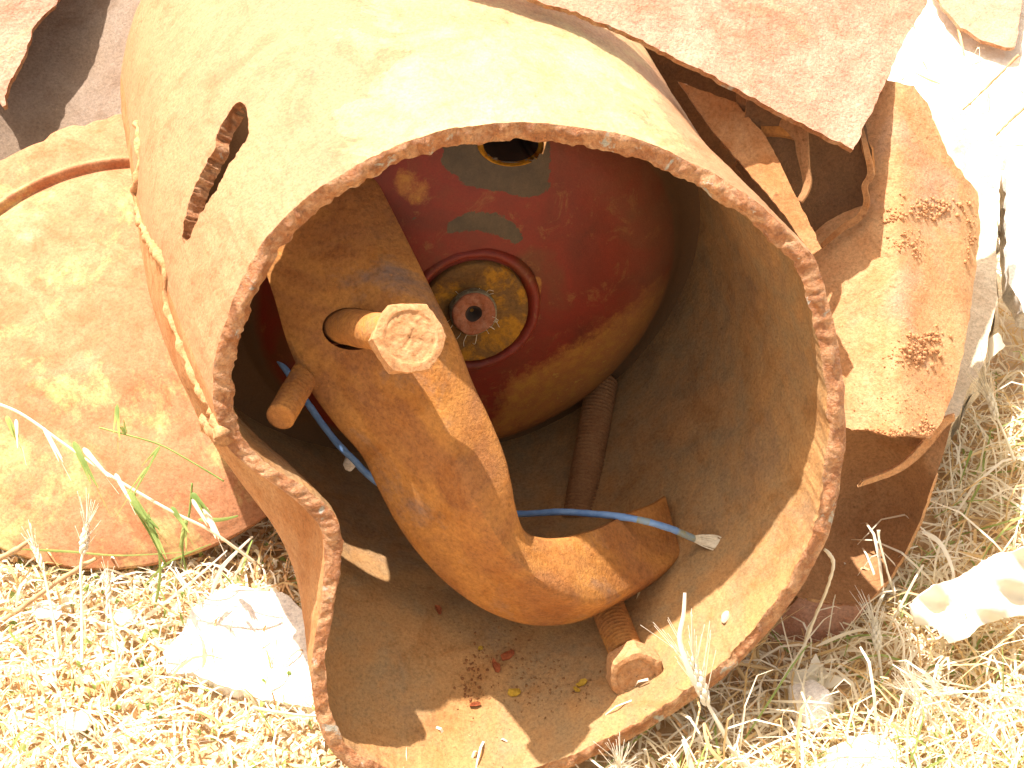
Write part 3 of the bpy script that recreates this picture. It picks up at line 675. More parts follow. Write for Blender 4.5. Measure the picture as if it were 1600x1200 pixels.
# beige stone block right
def rock(name, c, size, rot, mat, label, cat, group=None, amp=.18, seed=0, sub=None, flat=None, box=0.0):
    if cat == 'stone':
        rn = np.random.default_rng(seed); b_ = bmesh.new()
        for q in rn.normal(size=(26, 3)):
            q = q/np.linalg.norm(q)*rn.uniform(.8, 1.05); b_.verts.new(q*np.array(size))
        r = bmesh.ops.convex_hull(b_, input=b_.verts); bmesh.ops.delete(b_, geom=[v for v in b_.verts if not v.link_faces], context='VERTS')
        bmesh.ops.bevel(b_, geom=b_.edges[:]+b_.verts[:], offset=min(size)*.08, segments=2, affect='EDGES', profile=.6)
        for v in b_.verts: v.co += Vector(np.stack([vnoise(np.array([tuple(v.co)]), 120, seed+k) for k in range(3)], 1)[0])*min(size)*.07
        me = bpy.data.meshes.new(name); b_.to_mesh(me); b_.free(); me.materials.append(mat); o = link(bpy.data.objects.new(name, me))
        o.location = tuple(c); o.rotation_euler = (0, 0, rot); return tag(o, label, cat, group)
    v, f = ico4; P = v.copy()
    if box: P = P*(1-box)+box*np.sign(P)*np.abs(P)**.35*.85
    P = P*(1+amp*fbm(P+seed*7.3, 1.3, 4, seed))[:, None]
    if flat: P[:, 2] = np.where(P[:, 2] > flat, flat+(P[:, 2]-flat)*.2, P[:, 2])
    P = P*np.array(size); P = P@np.array(Matrix.Rotation(rot, 3, 'Z')).T
    o = mesh(name, P, f, [mat]); o.location = tuple(c); return tag(o, label, cat, group)
tag(sheet('stone_block', [(1440,150),(1462,176),(1488,170),(1512,186),(1538,200),(1557,228),(1560,300),(1557,400),(1558,470),(1545,520),(1538,570),(1512,610),(1498,650),(1440,700),(1400,400)], lambda x, y: 900-1.25*(y-150)*.62, [M['block']], 130, 9, 2.5, 5, None, 51), 'beige stone slab behind the orange-tan plate at right', 'stone')
tag(sheet('white_slab', [(1575,232),(1640,225),(1700,260),(1700,520),(1640,500),(1600,486),(1577,440),(1571,330)], lambda x, y: 900-.9*(y-150)*.7, [M['stone']], 60, 12, 3, 4, None, 52), 'white stone slab cut off by the right edge beside the beige slab', 'stone')
tag(sheet('white_stone', [(285,985),(300,950),(335,925),(365,912),(400,920),(440,925),(480,960),(560,1090),(540,1112),(500,1108),(450,1100),(410,1092),(385,1080),(340,1072),(300,1050),(262,1050),(255,1020)], lambda x, y: 330-.80*(y-1000)+.05*abs(x-390), [M['stone']], 34, 10, 3, 5, None, 53), 'large flat white stone left of the tank\'s lower lip', 'stone')
rock('white_stone', G(1275, 1100, .006), (.026, .028, .018), .3, M['stone'], 'fist-sized white stone in the straw below the hollow sheet, right of the tank', 'stone', amp=.35, seed=5, box=.4)
rock('white_stone', G(1345, 1190, .004), (.036, .024, .014), .3, M['stone'], 'white stone in the straw at the lower edge of the photo, right of the tank', 'stone', amp=.35, seed=6, box=.4)
for i, (x, y, s_, lb) in enumerate([(195, 962, .010, 'small pale stone just below the middle of the dished cap'), (75, 955, .011, 'pale stone beside the brown twig at the left'), (120, 1130, .012, 'pale stone low in the left straw')]):
    rock('pale_stone', G(x, y, .001), (s_, s_*1.2, s_*.5), i, M['stone'], lb, 'stone', 'pale stones in the straw left of the tank', amp=.4, seed=20+i, box=.5)

# crumpled bleached leaf, right
lf = sheet('bleached_leaf', [(1420,945),(1455,915),(1500,900),(1545,872),(1612,850),(1612,960),(1570,965),(1530,978),(1510,1000),(1480,1005),(1462,985),(1430,975)],
      lambda x, y: 290-.75*(y-930)+26*math.sin(x*.05+y*.03)+16*math.sin(y*.11-x*.04), [M['pale']], 2.5, 8, 3, 3, None, 16)
tag(lf, 'large crumpled bleached white leaf lying on the straw at the right edge', 'leaf')
lf = sheet('bleached_leaf', [(1225,1050),(1262,1045),(1275,1020),(1290,1050),(1320,1060),(1300,1075),(1270,1085),(1240,1070)], lambda x, y: 280-.3*(y-1060)+8*math.sin(x*.08), [M['pale']], 2, 6, 2, 2, None, 17)
tag(lf, 'small ragged white leaf on top of the fist-sized white stone', 'leaf')
lf = sheet('dry_leaf', [(1510,550),(1530,535),(1560,520),(1572,540),(1548,560),(1530,600),(1512,590)], lambda x, y: 640+10*math.sin(x*.1), [M['pale']], 2, 6, 2, 2, None, 18)
tag(lf, 'pale papery leaf on the beige block\'s lower corner at right', 'leaf')

# ------------------------------------------------------------------ bent bar in the mouth
ST = [ # L, M, R (px, py, z)
 ((390,300,100),(520,240,60),(560,225,95)),
 ((405,390,78),(560,320,35),(603,310,75)),
 ((428,465,66),(600,410,15),(648,400,55)),
 ((452,545,74),(634,478,0),(682,470,45)),
 ((485,610,90),(660,545,-4),(712,530,45)),
 ((525,665,92),(678,610,0),(738,598,52)),
 ((565,712,105),(696,668,8),(765,655,62)),
 ((590,762,120),(712,716,14),(788,712,70)),
 ((618,815,135),(732,765,20),(799,758,74)),
 ((655,867,150),(758,815,34),(806,795,86)),
 ((705,918,170),(795,866,58),(820,832,110)),
 ((765,957,190),(842,910,84),(852,843,140)),
 ((830,977,215),(893,936,112),(898,838,170)),
 ((900,973,240),(940,944,150),(940,825,205)),
 ((965,945,270),(990,922,205),(975,806,250)),
 ((1020,912,300),(1035,893,262),(1018,790,300)),
 ((1056,886,325),(1064,866,305),(1040,776,345)),
]
ns = 9
Lc = catmull([s_[0] for s_ in ST], ns); Mc = catmull([s_[1] for s_ in ST], ns); Rc = catmull([s_[2] for s_ in ST], ns)
for A_ in (Lc, Mc, Rc):
    u_ = np.linspace(0, 1, len(A_)); A_[:, 2] -= (18 if A_ is Lc else 55)*np.clip(1-((u_-.5)/.42)**2, 0, 1)
secs = []
for l, m_, r_ in zip(Lc, Mc, Rc):
    l, m_, r_ = W(*l), W(*m_), W(*r_)
    t_ = 34*ZU
    nL = unit(np.cross(m_-l, Mc[0]*0+np.array([0, 0, 1.])))
    pts = [l+FW*t_*.5+(l-m_)*0, l+FW*t_*.12, l+(m_-l)*.05]
    for k in range(1, 9): pts.append(l+(m_-l)*(.05+.87*k/9))
    pts.append(l+(m_-l)*.95+(r_-m_)*.02); pts.append(m_+(r_-m_)*.08+(l-m_)*.01)
    for k in range(1, 5): pts.append(m_+(r_-m_)*(.1+.8*k/5))
    pts += [m_+(r_-m_)*.95, r_+FW*t_*.12, r_+FW*t_*.5, r_+FW*t_*1.0, (l+r_)/2+FW*t_*1.6, l+FW*t_*1.0]
    secs.append(pts)
secs = np.array(secs); n1, n2 = secs.shape[:2]
VB = secs.reshape(-1, 3); 
FB = [(i*n2+k, i*n2+(k+1) % n2, (i+1)*n2+(k+1) % n2, (i+1)*n2+k) for i in range(n1-1) for k in range(n2)]
FB += [tuple(range(n2))[::-1], tuple((n1-1)*n2+k for k in range(n2))]
bar = mesh('bent_bar', VB, FB, [M['bar'], M['hole_shade']])
bmx = bmesh.new(); bmx.from_mesh(bar.data); bmesh.ops.recalc_face_normals(bmx, faces=bmx.faces)
bmx.to_mesh(bar.data); bmx.free()
# drill the bolt hole
HC = W(538, 512, 45); bax = unit(W(640, 525, -157)-W(532, 508, 60))
Vv, Ff = tube_vf([HC-bax*.05, HC-bax*.02, HC+bax*.02, HC+bax*.06], 33*MP(40), 40)
cut = mesh('cutter', Vv, Ff, [M['bar']])
bmx = bmesh.new(); bmx.from_mesh(cut.data); bmesh.ops.recalc_face_normals(bmx, faces=bmx.faces); bmx.to_mesh(cut.data); bmx.free()
md_ = bar.modifiers.new('b', 'BOOLEAN'); md_.object = cut; md_.operation = 'DIFFERENCE'; md_.solver = 'EXACT'
dg = bpy.context.evaluated_depsgraph_get(); me2 = bpy.data.meshes.new_from_object(bar.evaluated_get(dg)); bar.modifiers.clear()
bar.data = me2; bpy.data.objects.remove(cut)
bm = bmesh.new(); bm.from_mesh(me2)
bmesh.ops.triangulate(bm, faces=[f for f in bm.faces if len(f.verts) > 4])
bm.verts.ensure_lookup_table()
for v in bm.verts:
    pass
bm.to_mesh(me2); bm.free()
me2.polygons.foreach_set('use_smooth', np.ones(len(me2.polygons), bool))
try: me2.set_sharp_from_angle(angle=math.radians(50))
except Exception: pass
tag(bar, 'thick bent orange-brown steel bar hooking through the tank mouth', 'steel bar')

# ------------------------------------------------------------------ bolts
def hexbolt(name, label, hc, ax, rh, hh, rs, ls, thread_from, seed=0, mat='bolt', dish=.0008, spin=0, shankmat=None):
    """hc: centre of outer head face, ax: unit vector from head outward to viewer"""
    ax = unit(ax); x = unit(np.cross(ax, [0, 0, 1.])); y = np.cross(ax, x)
    t = thing(name, hc-ax*hh, label, 'bolt')
    K = 48; rows = []
    def hexr(th, R_):
        a_ = ((th+spin) % (math.pi/3))-math.pi/6; return R_*math.cos(math.pi/6)/math.cos(a_)
    ap = rh*math.cos(math.pi/6)
    prof_ = [(0, -hh, 1), (.0, -hh*.99, 1), (0, -hh*.5, 1), (0, -.14*hh, 1), ('c', -.05*hh, .97), ('c', 0, .90), ('c', .0002, .82), ('c', 0, .80), ('c', -.4*dish, .775), ('c', -dish, .74), ('c', -dish*.9, .68)]+[('c', -dish*(.55+.2*math.sin(q)), .62-.6*q/8) for q in range(9)]
    for kind, h, f_ in prof_:
        for k in range(K):
            th = 2*math.pi*k/K; hr = min(hexr(th, rh), ap*1.135)
            if kind == 'c': hr = (hr*.45+ap*.6 if f_ > .95 else hr*.12+ap*.88)*f_
            rows.append(hc+ax*h+(x*math.cos(th)+y*math.sin(th))*hr)
    V_ = np.array(rows); V_ += np.stack([vnoise(V_, 130, seed+k) for k in range(3)], 1)*.0005+np.stack([vnoise(V_, 420, seed+k) for k in range(3)], 1)*.0006
    lump = np.array([p[2] < .72 for p in prof_]).repeat(K); V_[lump] += ax*(.0007*fbm(V_[lump]-0, 200, 3, seed+9))[:, None]
    F_ = [(i*K+k, i*K+(k+1) % K, (i+1)*K+(k+1) % K, (i+1)*K+k) for i in range(len(prof_)-1) for k in range(K)]+[tuple(range(K))[::-1]]
    ho = mesh('bolt_head', V_, F_, [M[mat]], t)
    try: ho.data.set_sharp_from_angle(angle=math.radians(32))
    except Exception: pass
    pf = []; h = -hh+.001; end = -hh-ls
    pf.append((rs*1.12, h)); pf.append((rs*1.08, h-.002)); pf.append((rs, h-.003)); h -= .003
    tf = -hh-thread_from
    while h > tf: h -= .004; pf.append((rs, max(h, tf)))
    pitch = .0030
    while h > end: pf += [(rs*1.0, h), (rs*1.0, h-.0006), (rs*.87, h-.0016), (rs*.87, h-.0020)]; h -= pitch
    pf += [(rs*.8, h-.001), (0, h-.0012)]
    lathe(hc, ax, pf, 40, [M[shankmat or mat]], 'shank', t, .00035, seed+30)
    return t
b1c = W(641, 527, -168); b1x = unit(W(646, 527, -168)-W(532, 508, 60))
m1 = MP(-157)
hexbolt('hex_bolt', 'large rusty hex bolt standing out of the hole in the bent bar', b1c, b1x*.30+unit(-FW+RT*.16-DN*.20)*.70, 61*m1, .017, 30*m1, .006, .05, 3, spin=.25)
# its shank leans back into the hole
tb = [o for o in bpy.data.objects if o.name == 'hex_bolt'][0]
for ch in list(tb.children):
    if ch.name.startswith('shank'): bpy.data.objects.remove(ch)
sh0 = W(618, 523, -135); sh1 = W(528, 508, 75)
Vv, Ff = tube_vf(catmull([sh0, (sh0+sh1)/2, sh1], 14), 30*MP(-30), 32, .0006, 4); mesh('shank', Vv, Ff, [M['bar']], tb)
b2x = unit(W(1000, 1052, 190)-W(938, 925, 330)); b2f = unit(unit(b2x)*.55-FW*.55+DN*.1)
hexbolt('hex_bolt', 'rusty hex bolt with threaded shank poking from under the bent bar near the lower lip', W(995, 1058, 172), b2f, 46*MP(200), .019, 27*MP(220), .004, .05, 13, spin=.6, dish=.0012)
tb2 = [o for o in bpy.data.objects if o.name == 'hex_bolt.001'][0]
for ch in list(tb2.children):
    if ch.name.startswith('shank'): bpy.data.objects.remove(ch)
def threaded(name, p0, p1, r, mat, parent=None, pitch=.0036, seed=0, flats=True):
    ax = unit(p1-p0); L_ = np.linalg.norm(p1-p0); pf = [(0, -.0004), (r*.6, -.0003), (r*.82, 0)]; h = .0005
    while h < L_: pf += [(r, h), (r, h+.0007), (r*.76, h+.0019), (r*.76, h+.0023)]; h += pitch
    pf.append((r*.8, h)); 
    return lathe(p0, ax, pf, 40, [M[mat]], name, parent, .0004, seed)
threaded('shank', W(978, 1018, 215), W(925, 890, 350), 27*MP(250), 'bar', tb2, seed=5)
s_ = threaded('threaded_rod', W(438, 652, -20), W(498, 548, 150), 23*MP(0), 'bar', seed=6, pitch=.0052)
tag(s_, 'stub of rusty threaded rod poking out left of the bent bar', 'threaded rod')
s_ = threaded('threaded_rod', W(903, 812, 480), W(941, 596, 610), 25*MP(560), 'dark', seed=7, pitch=.0036)
tag(s_, 'dusty brown threaded rod leaning on the back wall right of the bent bar', 'threaded rod')

# ------------------------------------------------------------------ blue cable
cb = thing('blue_cable', W(880, 800, 300), 'frayed blue cable running behind the bent bar across the tank mouth', 'cable')
cp = pxpath([(380,490,330),(402,518,310),(445,575,290),(482,632,280),(520,684,275),(550,716,275),(600,760,300),(700,800,320),(808,803,300),(880,800,262),(960,806,232),(1010,815,225),(1050,827,245),(1088,843,275)], 12)
Vv, Ff = tube_vf(cp, 5.4*MP(250), 16, .0003, 2)
nseg = len(cp)-1; mi = [(1 if (i > nseg*.93 or abs(i/nseg-.835) < .016) else 0) for i in range(nseg) for k in range(16)]+[0, 1]
mesh('insulation', Vv, Ff, [M['blue'], M['bluedirt']], cb, mi)
mb = MB()
for k in range(22):
    t = 2*math.pi*k/22; o = np.array([math.cos(t), math.sin(t)])*random.uniform(.4, 1)
    p = [(1082+o[0]*2, 841+o[1]*4, 272), (1100+o[0]*3, 844+o[1]*11, 262), (1120+o[0]*5, 848+o[1]*14, 258), (1136+random.uniform(-14, 8), 853+o[1]*random.uniform(4, 15), 262)]
    mb.add(*tube_vf(pxpath(p, 5), .0007, 6))
mb.build('wire_strands', [M['strand']], cb)
rock('pale_pebble', W(546, 724, 300), (.006, .005, .009), .4, M['stone'], 'pale broken chip behind the blue cable, left of the bent bar', 'stone', amp=.3, seed=41)
hpb = drape(1134, 964)
rock('pale_pebble', hpb, (.0035, .0065, .003), -.4, M['block'], 'tiny pale oblong pebble on the sunlit lower lip of the tank', 'pebble', amp=.1, seed=42)

# paint flakes and dust lying in the tank
def flake(px, py, w_, h_, ang, mat, label, seed):
    c = drape(px, py)
    if c is None: return
    eps = [drape(px+6, py), drape(px, py+6)]
    ex = unit(eps[0]-c); ey = eps[1]-c; nrm = unit(np.cross(ex, ey)); nrm = nrm if nrm@FW < 0 else -nrm; ey = unit(np.cross(nrm, ex))
    rn = random.Random(seed); k = 8; top = []
    for i in range(k):
        t = 2*math.pi*i/k; r_ = rn.uniform(.65, 1.1); u_ = math.cos(t)*w_*r_; v_ = math.sin(t)*h_*r_
        top.append(ex*(u_*math.cos(ang)-v_*math.sin(ang))+ey*(u_*math.sin(ang)+v_*math.cos(ang))+nrm*(.0025+rn.uniform(-.0012, .0015)))
    T_ = np.array(top); V_ = np.vstack([T_, T_-nrm*.0012]); F_ = [tuple(range(k)), tuple(range(2*k-1, k-1, -1))]+[(i, i+k, (i+1) % k+k, (i+1) % k) for i in range(k)]
    o = mesh('paint_flake', V_, F_, [M[mat]], smooth=False); o.location = tuple(c)
    tag(o, label, 'flake', 'flakes lying on the tank floor')
M['crumb'] = rust('brown_crumbs', [(.22, .10, .05), (.28, .15, .07), (.20, .12, .06)], bst=.5); M['redflake'] = rust('red_flake', [(.28, .09, .05), (.34, .12, .06)], bst=.5); M['yelflake'] = rust('yellow_flake', [(.42, .27, .06), (.50, .34, .09)], bst=.5)
flake(793, 1025, .0085, .0035, .5, 'redflake', 'long red flake lying on the tank floor below the bent bar', 1)
flake(775, 1042, .003, .007, .3, 'redflake', 'narrow red flake beside the long red flake on the tank floor', 2)
flake(742, 1101, .006, .002, .1, 'redflake', 'red flake nearest the sunlit lip on the tank floor', 3)
flake(805, 1083, .0065, .0045, .2, 'yelflake', 'largest yellow flake on the tank floor', 4)
flake(910, 1069, .005, .0025, .4, 'yelflake', 'yellow flake left of the lower hex bolt', 5)
flake(902, 1079, .004, .002, -.5, 'yelflake', 'small yellow flake just below the yellow flake left of the lower bolt', 6)
flake(750, 1014, .003, .0022, 0, 'yelflake', 'tiny bright yellow flake left of the long red flake', 7)
flake(685, 955, .0025, .007, .1, 'redflake', 'dull red flake on the tank floor left under the bent bar', 8)
clumps('leaf_crumbs', [(735,1065,10,26,40,1.5,4.5),(800,1045,35,22,45,1.5,4.0),(845,1075,40,25,50,1.2,3.5),(905,1080,14,10,16,1.5,3.5),(760,1020,20,12,20,1.5,4),(770,985,50,10,20,1,2.5)], bvall, M['crumb'], tank, seed=12)
dust = clumps('rust_crumbs', [(790,1040,45,30,260,.7,2.2),(735,1070,14,26,120,.7,2.4),(860,1040,60,50,160,.5,1.4),(850,1130,120,25,260,.5,1.6),(700,1180,90,18,220,.5,1.7),(1150,950,60,50,120,.5,1.4),(1080,1080,60,25,150,.6,2.0),(640,1050,70,70,100,.4,1.1)], bvall, M['inner'], tank, seed=9)

# ------------------------------------------------------------------ dry grass
print('grass'); 
def blades(name, n, region, mats, wts, lmin, lmax, wmin, wmax, lift, seed, dens=None):
    r_ = np.random.default_rng(seed); x = r_.uniform(region[0], region[1], n); y = r_.uniform(region[2], region[3], n)
    if dens is not None: k = r_.random(n) < dens(x, y); x, y = x[k], y[k]; n = len(x)
    z = gh(x, y); ang = r_.uniform(0, 2*np.pi, n); L_ = r_.uniform(lmin, lmax, n)*r_.uniform(.4, 1, n); wd = r_.uniform(wmin, wmax, n); cv = r_.normal(0, .9, n)
    h0 = r_.uniform(0, lift*.6, n); h1 = r_.uniform(0, lift, n)*r_.random(n)*1.8
    K = 4; V_ = np.zeros((n, K+1, 2, 3)); px_, py_ = x.copy(), y.copy(); pa = ang.copy()
    roll = r_.normal(0, .6, n)
    for k in range(K+1):
        t = k/K; hh = z+.002+h0*(1-t)+h1*np.sin(np.pi*t*.8)+.001
        ww = wd*(1-.75*t**2)*(.5+.5*min(1, t*4+.4)); sx_, sy_ = -np.sin(pa), np.cos(pa)
        for e_, sg in ((0, -1), (1, 1)):
            V_[:, k, e_, 0] = px_+sg*sx_*ww*np.cos(roll); V_[:, k, e_, 1] = py_+sg*sy_*ww*np.cos(roll); V_[:, k, e_, 2] = hh+sg*ww*np.sin(roll)
        px_ = px_+np.cos(pa)*L_/K; py_ = py_+np.sin(pa)*L_/K; pa = pa+cv/K
    V_ = V_.reshape(-1, 3); b0 = np.arange(n)*(K+1)*2
    F_ = np.concatenate([np.stack([b0+2*k, b0+2*k+1, b0+2*k+3, b0+2*k+2], 1) for k in range(K)])
    mi = np.tile(r_.choice(len(mats), n, p=wts), K)
    # keep clear of the tank inside
    me = bpy.data.meshes.new(name); me.from_pydata(V_.tolist(), [], F_.tolist())
    for m_ in mats: me.materials.append(m_)
    me.polygons.foreach_set('material_index', mi.astype(np.int32)); me.update()
    o = link(bpy.data.objects.new(name, me)); return o
def intank(x, y):
    P = np.stack([x, y, x*0+.02], 1)-C0; s__ = P@AX; r__ = np.linalg.norm(P-np.outer(s__, AX), axis=1)
    return (r__ < RAD*1.0) & (s__ > -.18) & (s__ < S_END)
def dn_(x, y):
    d_ = np.ones_like(x); d_[(y > 1.5) & (x > .25)] = .10; d_[y > 1.75] *= .4; d_[intank(x, y)] = 0
    cap_ = ((x-CO[0])**2+(y-CO[1])**2) < .15**2; d_[cap_] = 0
    P = np.stack([x, y, x*0], 1); return d_*np.clip(.85+.5*vnoise(P, 9, 5), .25, 1)
o = blades('dry_grass', 70000, (-.95, .95, .62, 2.3), [M['straw'], M['gold'], M['chip'], M['pale'], M['green']], [.50, .20, .13, .13, .04], .012, .07, .0005, .0016, .016, 1, dn_)
tag(o, 'bleached dry grass and straw matted over the ground', 'dry grass', kind='stuff')
bowl_px = [(1200,640),(1490,650),(1470,760),(1400,900),(1350,950),(1200,1060),(1160,1100),(1080,1090)]
def near_right(x, y):
    qx, qy = proj2(x, y); return dn_(x, y)*((x > .1) & (y < 1.25))*(~inpoly(qx, qy, bowl_px))*.75
def proj2(x, y):
    P = np.stack([x, y, x*0], 1)-CAM; d = P@FW; return 800+F*(P@RT)/d, 600+F*(P@DN)/d
o = blades('loose_straw', 9000, (.1, .75, .62, 1.3), [M['straw'], M['gold'], M['green']], [.72, .2, .08], .05, .14, .0007, .0015, .04, 2, near_right)
tag(o, 'longer straw stems heaped right of the tank', 'straw', kind='stuff')
def near_left(x, y): return dn_(x, y)*((x < -.1) & (y < 1.32))
o = blades('leaf_litter', 16000, (-.8, -.1, .62, 1.35), [M['chip'], M['pale'], M['straw'], M['green']], [.32, .28, .28, .12], .005, .014, .0015, .0035, .008, 3, near_left)
tag(o, 'broken leaf litter and chaff left of the tank', 'leaf litter', kind='stuff')
o = blades('leaf_litter', 3000, (.1, .8, .62, 1.35), [M['chip'], M['pale'], M['straw'], M['green']], [.32, .28, .28, .12], .006, .016, .0015, .0035, .012, 4, near_right)
tag(o, 'broken leaf litter between the straw right of the tank', 'leaf litter', kind='stuff')

# ------------------------------------------------------------------ single plants
def ribbon(mb_, pts, w0, w1, mi=0, face=None):
    P = catmull(pts, 6); n = len(P); T = np.gradient(P, axis=0); T /= np.linalg.norm(T, axis=1)[:, None]+1e-9
    V_ = []; 
    for i in range(n):
        t = i/(n-1); side = unit(np.cross(T[i], -FW)); w_ = (w0*(1-t)+w1*t)*min(1, .25+4*t)
        V_ += [P[i]-side*w_, P[i]+FW*.0+(-FW)*w_*.35, P[i]+side*w_]
    F_ = []
    for i in range(n-1): a_ = i*3; F_ += [(a_, a_+1, a_+4, a_+3), (a_+1, a_+2, a_+5, a_+4)]
    mb_.add(np.array(V_), F_, mi)
def barley(label, stem_pts, tip, mat, awn=24, alen=95, r=2.4, spread=.33, earw=8, group='bearded grass ears', seed=0, amat=None):
    """stem_pts end at the ear's base; tip = (px,py,z) of the ear"""
    rn = random.Random(seed); base_ = W(*stem_pts[0]); t = thing('bearded_grass', base_, label, 'grass stalk', group)
    P = pxpath(stem_pts, 8); Vv, Ff = tube_vf(P, np.linspace(r, r*.7, len(P))*ZU, 8); mesh('stem', Vv, Ff, [M[mat]], t)
    b_ = W(*stem_pts[-1]); e_ = W(*tip); ax = unit(e_-b_); L_ = np.linalg.norm(e_-b_); mb_ = MB(); mb2 = MB()
    x = unit(np.cross(ax, FW)); y = np.cross(ax, x); nk = 28
    for i in range(nk):
        f_ = i/nk; th = i*2.4; rr = earw*ZU*(.55+.45*math.sin(math.pi*min(1, f_+.15)))
        o_ = x*math.cos(th)*rr*.5+y*math.sin(th)*rr*.5; c = b_+ax*L_*f_+o_; dr = unit(ax+o_/rr*.35)
        v, fcs = ico; Mx = np.stack([unit(np.cross(dr, x)), unit(np.cross(dr, np.cross(dr, x))), dr], 0)
        mb_.add((v*np.array([rr*.40, rr*.40, L_*.13]))@Mx+c, fcs)
    for i in range(awn):
        f_ = rn.uniform(0, .95); th = rn.uniform(0, 6.28); c = b_+ax*L_*f_
        dr = unit(ax+(x*math.cos(th)+y*math.sin(th))*rn.uniform(.1, spread)*1.2); l_ = alen*ZU*rn.uniform(.6, 1.1)
        bend = (x*math.cos(th)+y*math.sin(th))*l_*.08*rn.uniform(-.2, 1)
        mb2.add(*tube_vf(catmull([c, c+dr*l_*.5+bend*.3, c+dr*l_+bend], 3), np.linspace(.9, .3, 7)*ZU, 4))
    mb_.build('ear', [M[mat]], t); mb2.build('awns', [M[amat or mat]], t); return t
barley('bleached bearded ear in front of the tank\'s lower right lip', [(1190,1215,150),(1150,1180,120),(1125,1135,95),(1103,1095,80)], (1080,1030,60), 'pale', 34, 105, 4.2, .55, 13, seed=1)
mbp = MB(); tw = thing('twisted_leaf', W(1095, 1090, 70), 'pale twisted blade rising above the bleached ear by the lower lip', 'grass blade')
ribbon(mbp, [W(1098,1092,75), W(1078,1050,55), W(1062,1000,45), W(1068,960,40), W(1070,926,38)], .0024, .0012); mbp.build('blade', [M['pale']], tw)
barley('golden bearded ear tucked under the tank\'s right lip', [(1190,1075,330),(1186,1045,325),(1182,1012,318)], (1205,975,310), 'gold', 34, 75, 5, .30, 9, seed=2)
barley('white bearded ear standing right of the hollow sheet', [(1385,1110,330),(1378,1060,300),(1372,1012,285)], (1366,965,270), 'pale', 30, 70, 3.5, .45, 11, seed=3)
barley('bearded ear at the right edge beside the orange-tan plate', [(1585,720,500),(1570,680,480),(1556,650,470)], (1540,600,455), 'straw', 30, 80, 3, .4, 10, seed=4)
barley('white bearded ear overlapping the bottom of the dished cap', [(128,1040,330),(128,960,340),(126,890,340),(130,862,340)], (136,818,335), 'pale', 30, 60, 3, .5, 11, seed=5)
barley('thin bearded ear at the left end of the cap\'s lower edge', [(92,1030,320),(82,960,330),(68,890,340)], (50,845,345), 'straw', 16, 50, 3.2, .3, 7, seed=6)
barley('short straw spike low under the middle of the cap', [(184,1035,300),(178,985,300),(170,940,300)], (168,900,300), 'straw', 14, 40, 3, .3, 7, seed=7)
barley('bearded ear in the straw at the lower right', [(1500,1195,200),(1480,1160,180),(1450,1120,170)], (1425,1080,160), 'pale', 28, 80, 3, .5, 10, seed=8)
barley('bearded ear near the bottom edge right of the lower lip', [(960,1260,120),(965,1235,110),(968,1215,100)], (970,1190,90), 'pale', 34, 60, 3, .9, 9, seed=9)
barley('leaning bearded ear below the white leaf at the right edge', [(1560,1130,220),(1530,1100,210),(1500,1085,205)], (1465,1075,200), 'pale', 24, 80, 3, .5, 10, seed=10)
# green oat stalks over the cap
def oat(label, stem, spik, mat, seed, r=2.0):
    t = thing('oat_stalk', W(*stem[-1]), label, 'grass stalk', 'oat stalks over the cap'); P = pxpath(stem, 8)
    Vv, Ff = tube_vf(P, r*ZU, 7); mesh('stem', Vv, Ff, [M[mat]], t); rn = random.Random(seed)
    for (x, y, x2, y2, w_, m_) in spik:
        z = stem[0][2]-10; mb_ = MB(); a_, b_ = W(x, y, z), W(x2, y2, z)
        for k in range(3):
            o = np.array([rn.uniform(-1, 1)*2 for _ in range(2)]); e_ = W(x2+rn.uniform(-8, 8), y2+rn.uniform(-6, 6), z-rn.uniform(0, 10))
            ribbon(mb_, [a_, (a_*.55+e_*.45)+FW*rn.uniform(-.001, .001), e_], w_*ZU, w_*ZU*.1, 0)
        ribbon(mb_, [b_, b_+(b_-a_)*.6], .6*ZU, .3*ZU)
        mb_.build('spikelet', [M[m_]], t)
    return t
oat('long pale oat stalk slanting across the lower half of the cap', [(-30,622,260),(30,645,255),(95,690,250),(140,722,250),(200,760,250),(270,800,250),(330,830,260),(400,880,300)],
    [(10,650,28,690,5,'green'),(25,655,35,700,4,'straw'),(68,668,95,720,4,'straw'),(115,690,150,760,7,'green'),(130,700,165,745,6,'straw'),(180,740,200,780,5,'straw'),(268,792,290,830,6,'green'),(300,780,330,820,4,'straw')], 'straw', 1, 2.6)
oat('thin green oat stalk bending over the cap towards the tank', [(155,668,240),(200,680,238),(250,695,236),(300,722,236),(350,752,240)],
    [(183,632,184,682,4,'green'),(250,697,228,735,3,'green'),(196,678,186,660,4,'green'),(232,728,200,778,3,'green')], 'green', 2, 1.6)
oat('upright green tuft stalk in front of the cap\'s lower edge', [(210,770,300),(215,800,310),(235,835,330),(258,880,380)], [(196,765,232,815,9,'green'),(210,790,245,830,8,'green'),(225,800,258,868,7,'green')], 'green', 3, 2.2)
oat('second green stalk between cap and tank at the cap\'s lower right', [(300,755,300),(296,800,310),(285,850,340),(290,890,380)], [(300,770,325,805,6,'green'),(318,790,340,840,6,'straw'),(290,810,285,860,4,'green')], 'green', 4, 2.0)
